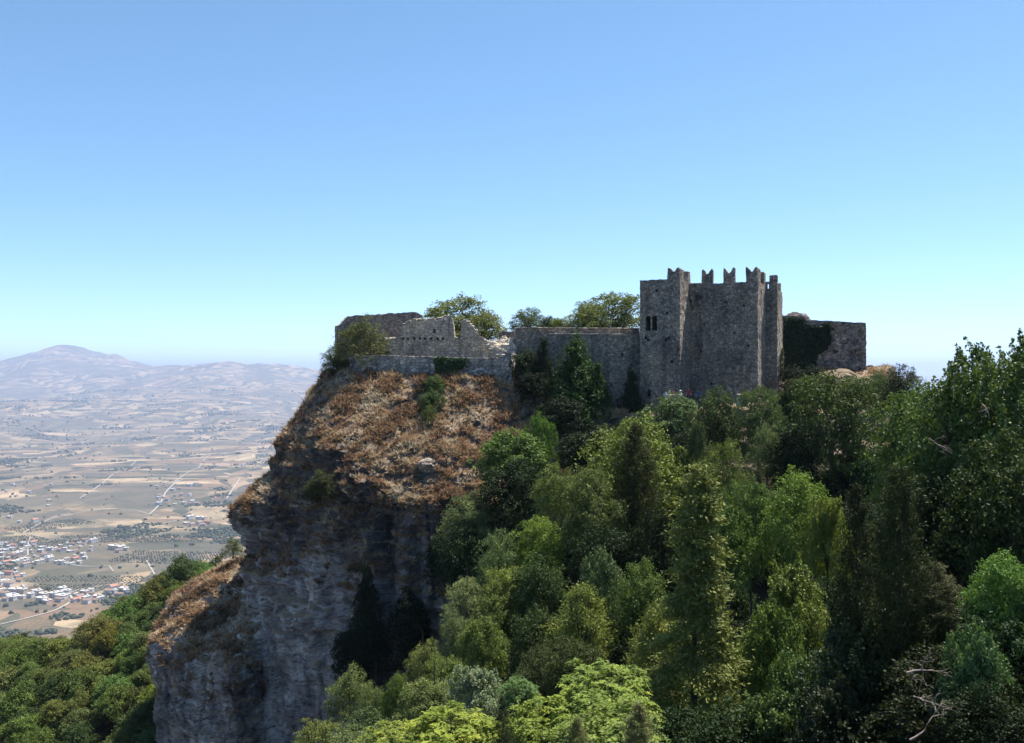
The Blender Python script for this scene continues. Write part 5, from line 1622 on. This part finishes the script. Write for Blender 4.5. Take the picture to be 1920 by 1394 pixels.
houses(46, 'in the valley village at the left edge', -15, 95, 1020, 1062)
houses(18, 'in the lower left corner of the village', -15, 48, 1068, 1112)
houses(20, 'in the row beside the bend of the valley road', 0, 126, 1110, 1131, (13, 22), -.35)
houses(16, 'strung along the lane above the village', 100, 178, 1016, 1036)
houses(10, 'around the grove right of the village', 108, 172, 1042, 1060)
houses(12, 'right of the bend of the valley road', 142, 190, 1110, 1132)
houses(6, 'at the farm on the edge of the wooded slope', 198, 240, 1106, 1118, (12, 20))
houses(4, 'at the farm beside the dark grove', 212, 240, 1030, 1038, (14, 26))
houses(22, 'in the hamlet along the pale valley road', 290, 372, 905, 948, (12, 20))
houses(8, 'at the farm near the cliff edge', 340, 395, 972, 988, (14, 24))
houses(9, 'scattered along the far valley road', 380, 500, 845, 880, (14, 22))
houses(10, 'scattered by the left edge of the plain', 0, 110, 905, 985, (12, 20))
houses(8, 'scattered in the middle of the plain', 130, 270, 815, 850, (14, 24))

def far_trees():
    """hedges, groves and single trees of the plain, too many and too small to count"""
    R = np.random.RandomState(9)
    bm = bmesh.new(); bmesh.ops.create_icosphere(bm, subdivisions=1, radius=1.0)
    bv = np.array([v.co[:] for v in bm.verts]); bf = np.array([[v.index for v in f.verts] for f in bm.faces]); bm.free()
    pos = []
    n = 60000
    px = R.uniform(-80, 620, n)
    Y = 1500 * (14000 / 1500.0) ** (R.uniform(0, 1, n) ** .8)
    x = (px - CX) / F * Y
    p3 = np.column_stack([x, Y, x * 0])
    mask = fbm(p3 / 520.0 + 2, 4) + .35 * fbm(p3 / 90.0, 2)
    keep = (mask > .24) | (R.uniform(size=n) < .010)
    x, Y = x[keep], Y[keep]
    # keep the pale fields and the road clear
    h = hill(x, Y)
    v = valley(x, Y)
    ok = h < v + 2
    x, Y, v = x[ok][:7500], Y[ok][:7500], v[ok][:7500]
    # orchard rows
    rows = []
    for (cx, cy, nx, ny, ang_, dx, dy) in ((95, 985, 26, 12, .9, 11, 9), (75, 1024, 22, 9, .2, 11, 10), (250, 1010, 60, 10, .05, 9, 9), (20, 1015, 20, 12, .9, 10, 9), (330, 1045, 40, 12, -.1, 9, 10), (160, 1100, 24, 6, .1, 12, 9), (180, 1085, 30, 5, .0, 12, 10)):
        g = pix_to_ground(cx, cy)
        if g is None:
            continue
        for i in range(nx):
            for j in range(ny):
                if R.uniform() < .12:
                    continue
                ax, ay = (i - nx / 2) * dx + R.normal(0, 1), (j - ny / 2) * dy * 1.6 + R.normal(0, 1)
                rows.append((g[0] + ax * math.cos(ang_) - ay * math.sin(ang_), g[1] + ax * math.sin(ang_) + ay * math.cos(ang_)))
    rows = np.array(rows)
    rx_, rY = rows[:, 0], rows[:, 1]
    rv_ = valley(rx_, rY)
    s = np.concatenate([R.uniform(3.0, 7.5, len(x)) * (1 + np.clip(Y - 4000, 0, 9000) / 9000), R.uniform(2.2, 3.2, len(rx_))])
    X = np.concatenate([x, rx_]); YY = np.concatenate([Y, rY]); Z = np.concatenate([v, rv_])
    m = len(X)
    V = bv[None] * (1 + .35 * R.normal(size=(m, len(bv), 1))) * s[:, None, None] * np.array([1, 1, .75])
    V = V + np.column_stack([X, YY, Z + s * .45])[:, None, :]
    Fc = bf[None] + (np.arange(m) * len(bv))[:, None, None]
    ti = np.repeat(R.uniform(.1, .6, m), len(bf))
    o = obj('distant_trees', mk_mesh('distant_trees', V.reshape(-1, 3), Fc.reshape(-1, 3), M_LEAF, False, ti), kind='stuff', label='far dark hedges, groves and orchard rows scattered over the valley', category='trees')
    o.color = (.065, .078, .04, 1)
far_trees()

# ------------------------------------------------------------------ haze
def haze():
    bm = bmesh.new(); bmesh.ops.create_cube(bm, size=1.0)
    bmesh.ops.scale(bm, vec=(140000, 140000, 1400), verts=bm.verts)
    bmesh.ops.translate(bm, vec=(0, 0, -900 + 700 + 20), verts=bm.verts)
    me = bpy.data.meshes.new('haze'); bm.to_mesh(me); bm.free()
    T = NT('haze')
    v = T.n('ShaderNodeVolumePrincipled', {'Color': (.50, .62, .87, 1), 'Density': 5.5e-5, 'Anisotropy': .2})
    T.t.links.new(v.outputs[0], T.out.inputs['Volume'])
    me.materials.append(T.m)
    obj('haze', me, kind='stuff', label='pale blue haze hanging over the valley and hills', category='haze')
haze()
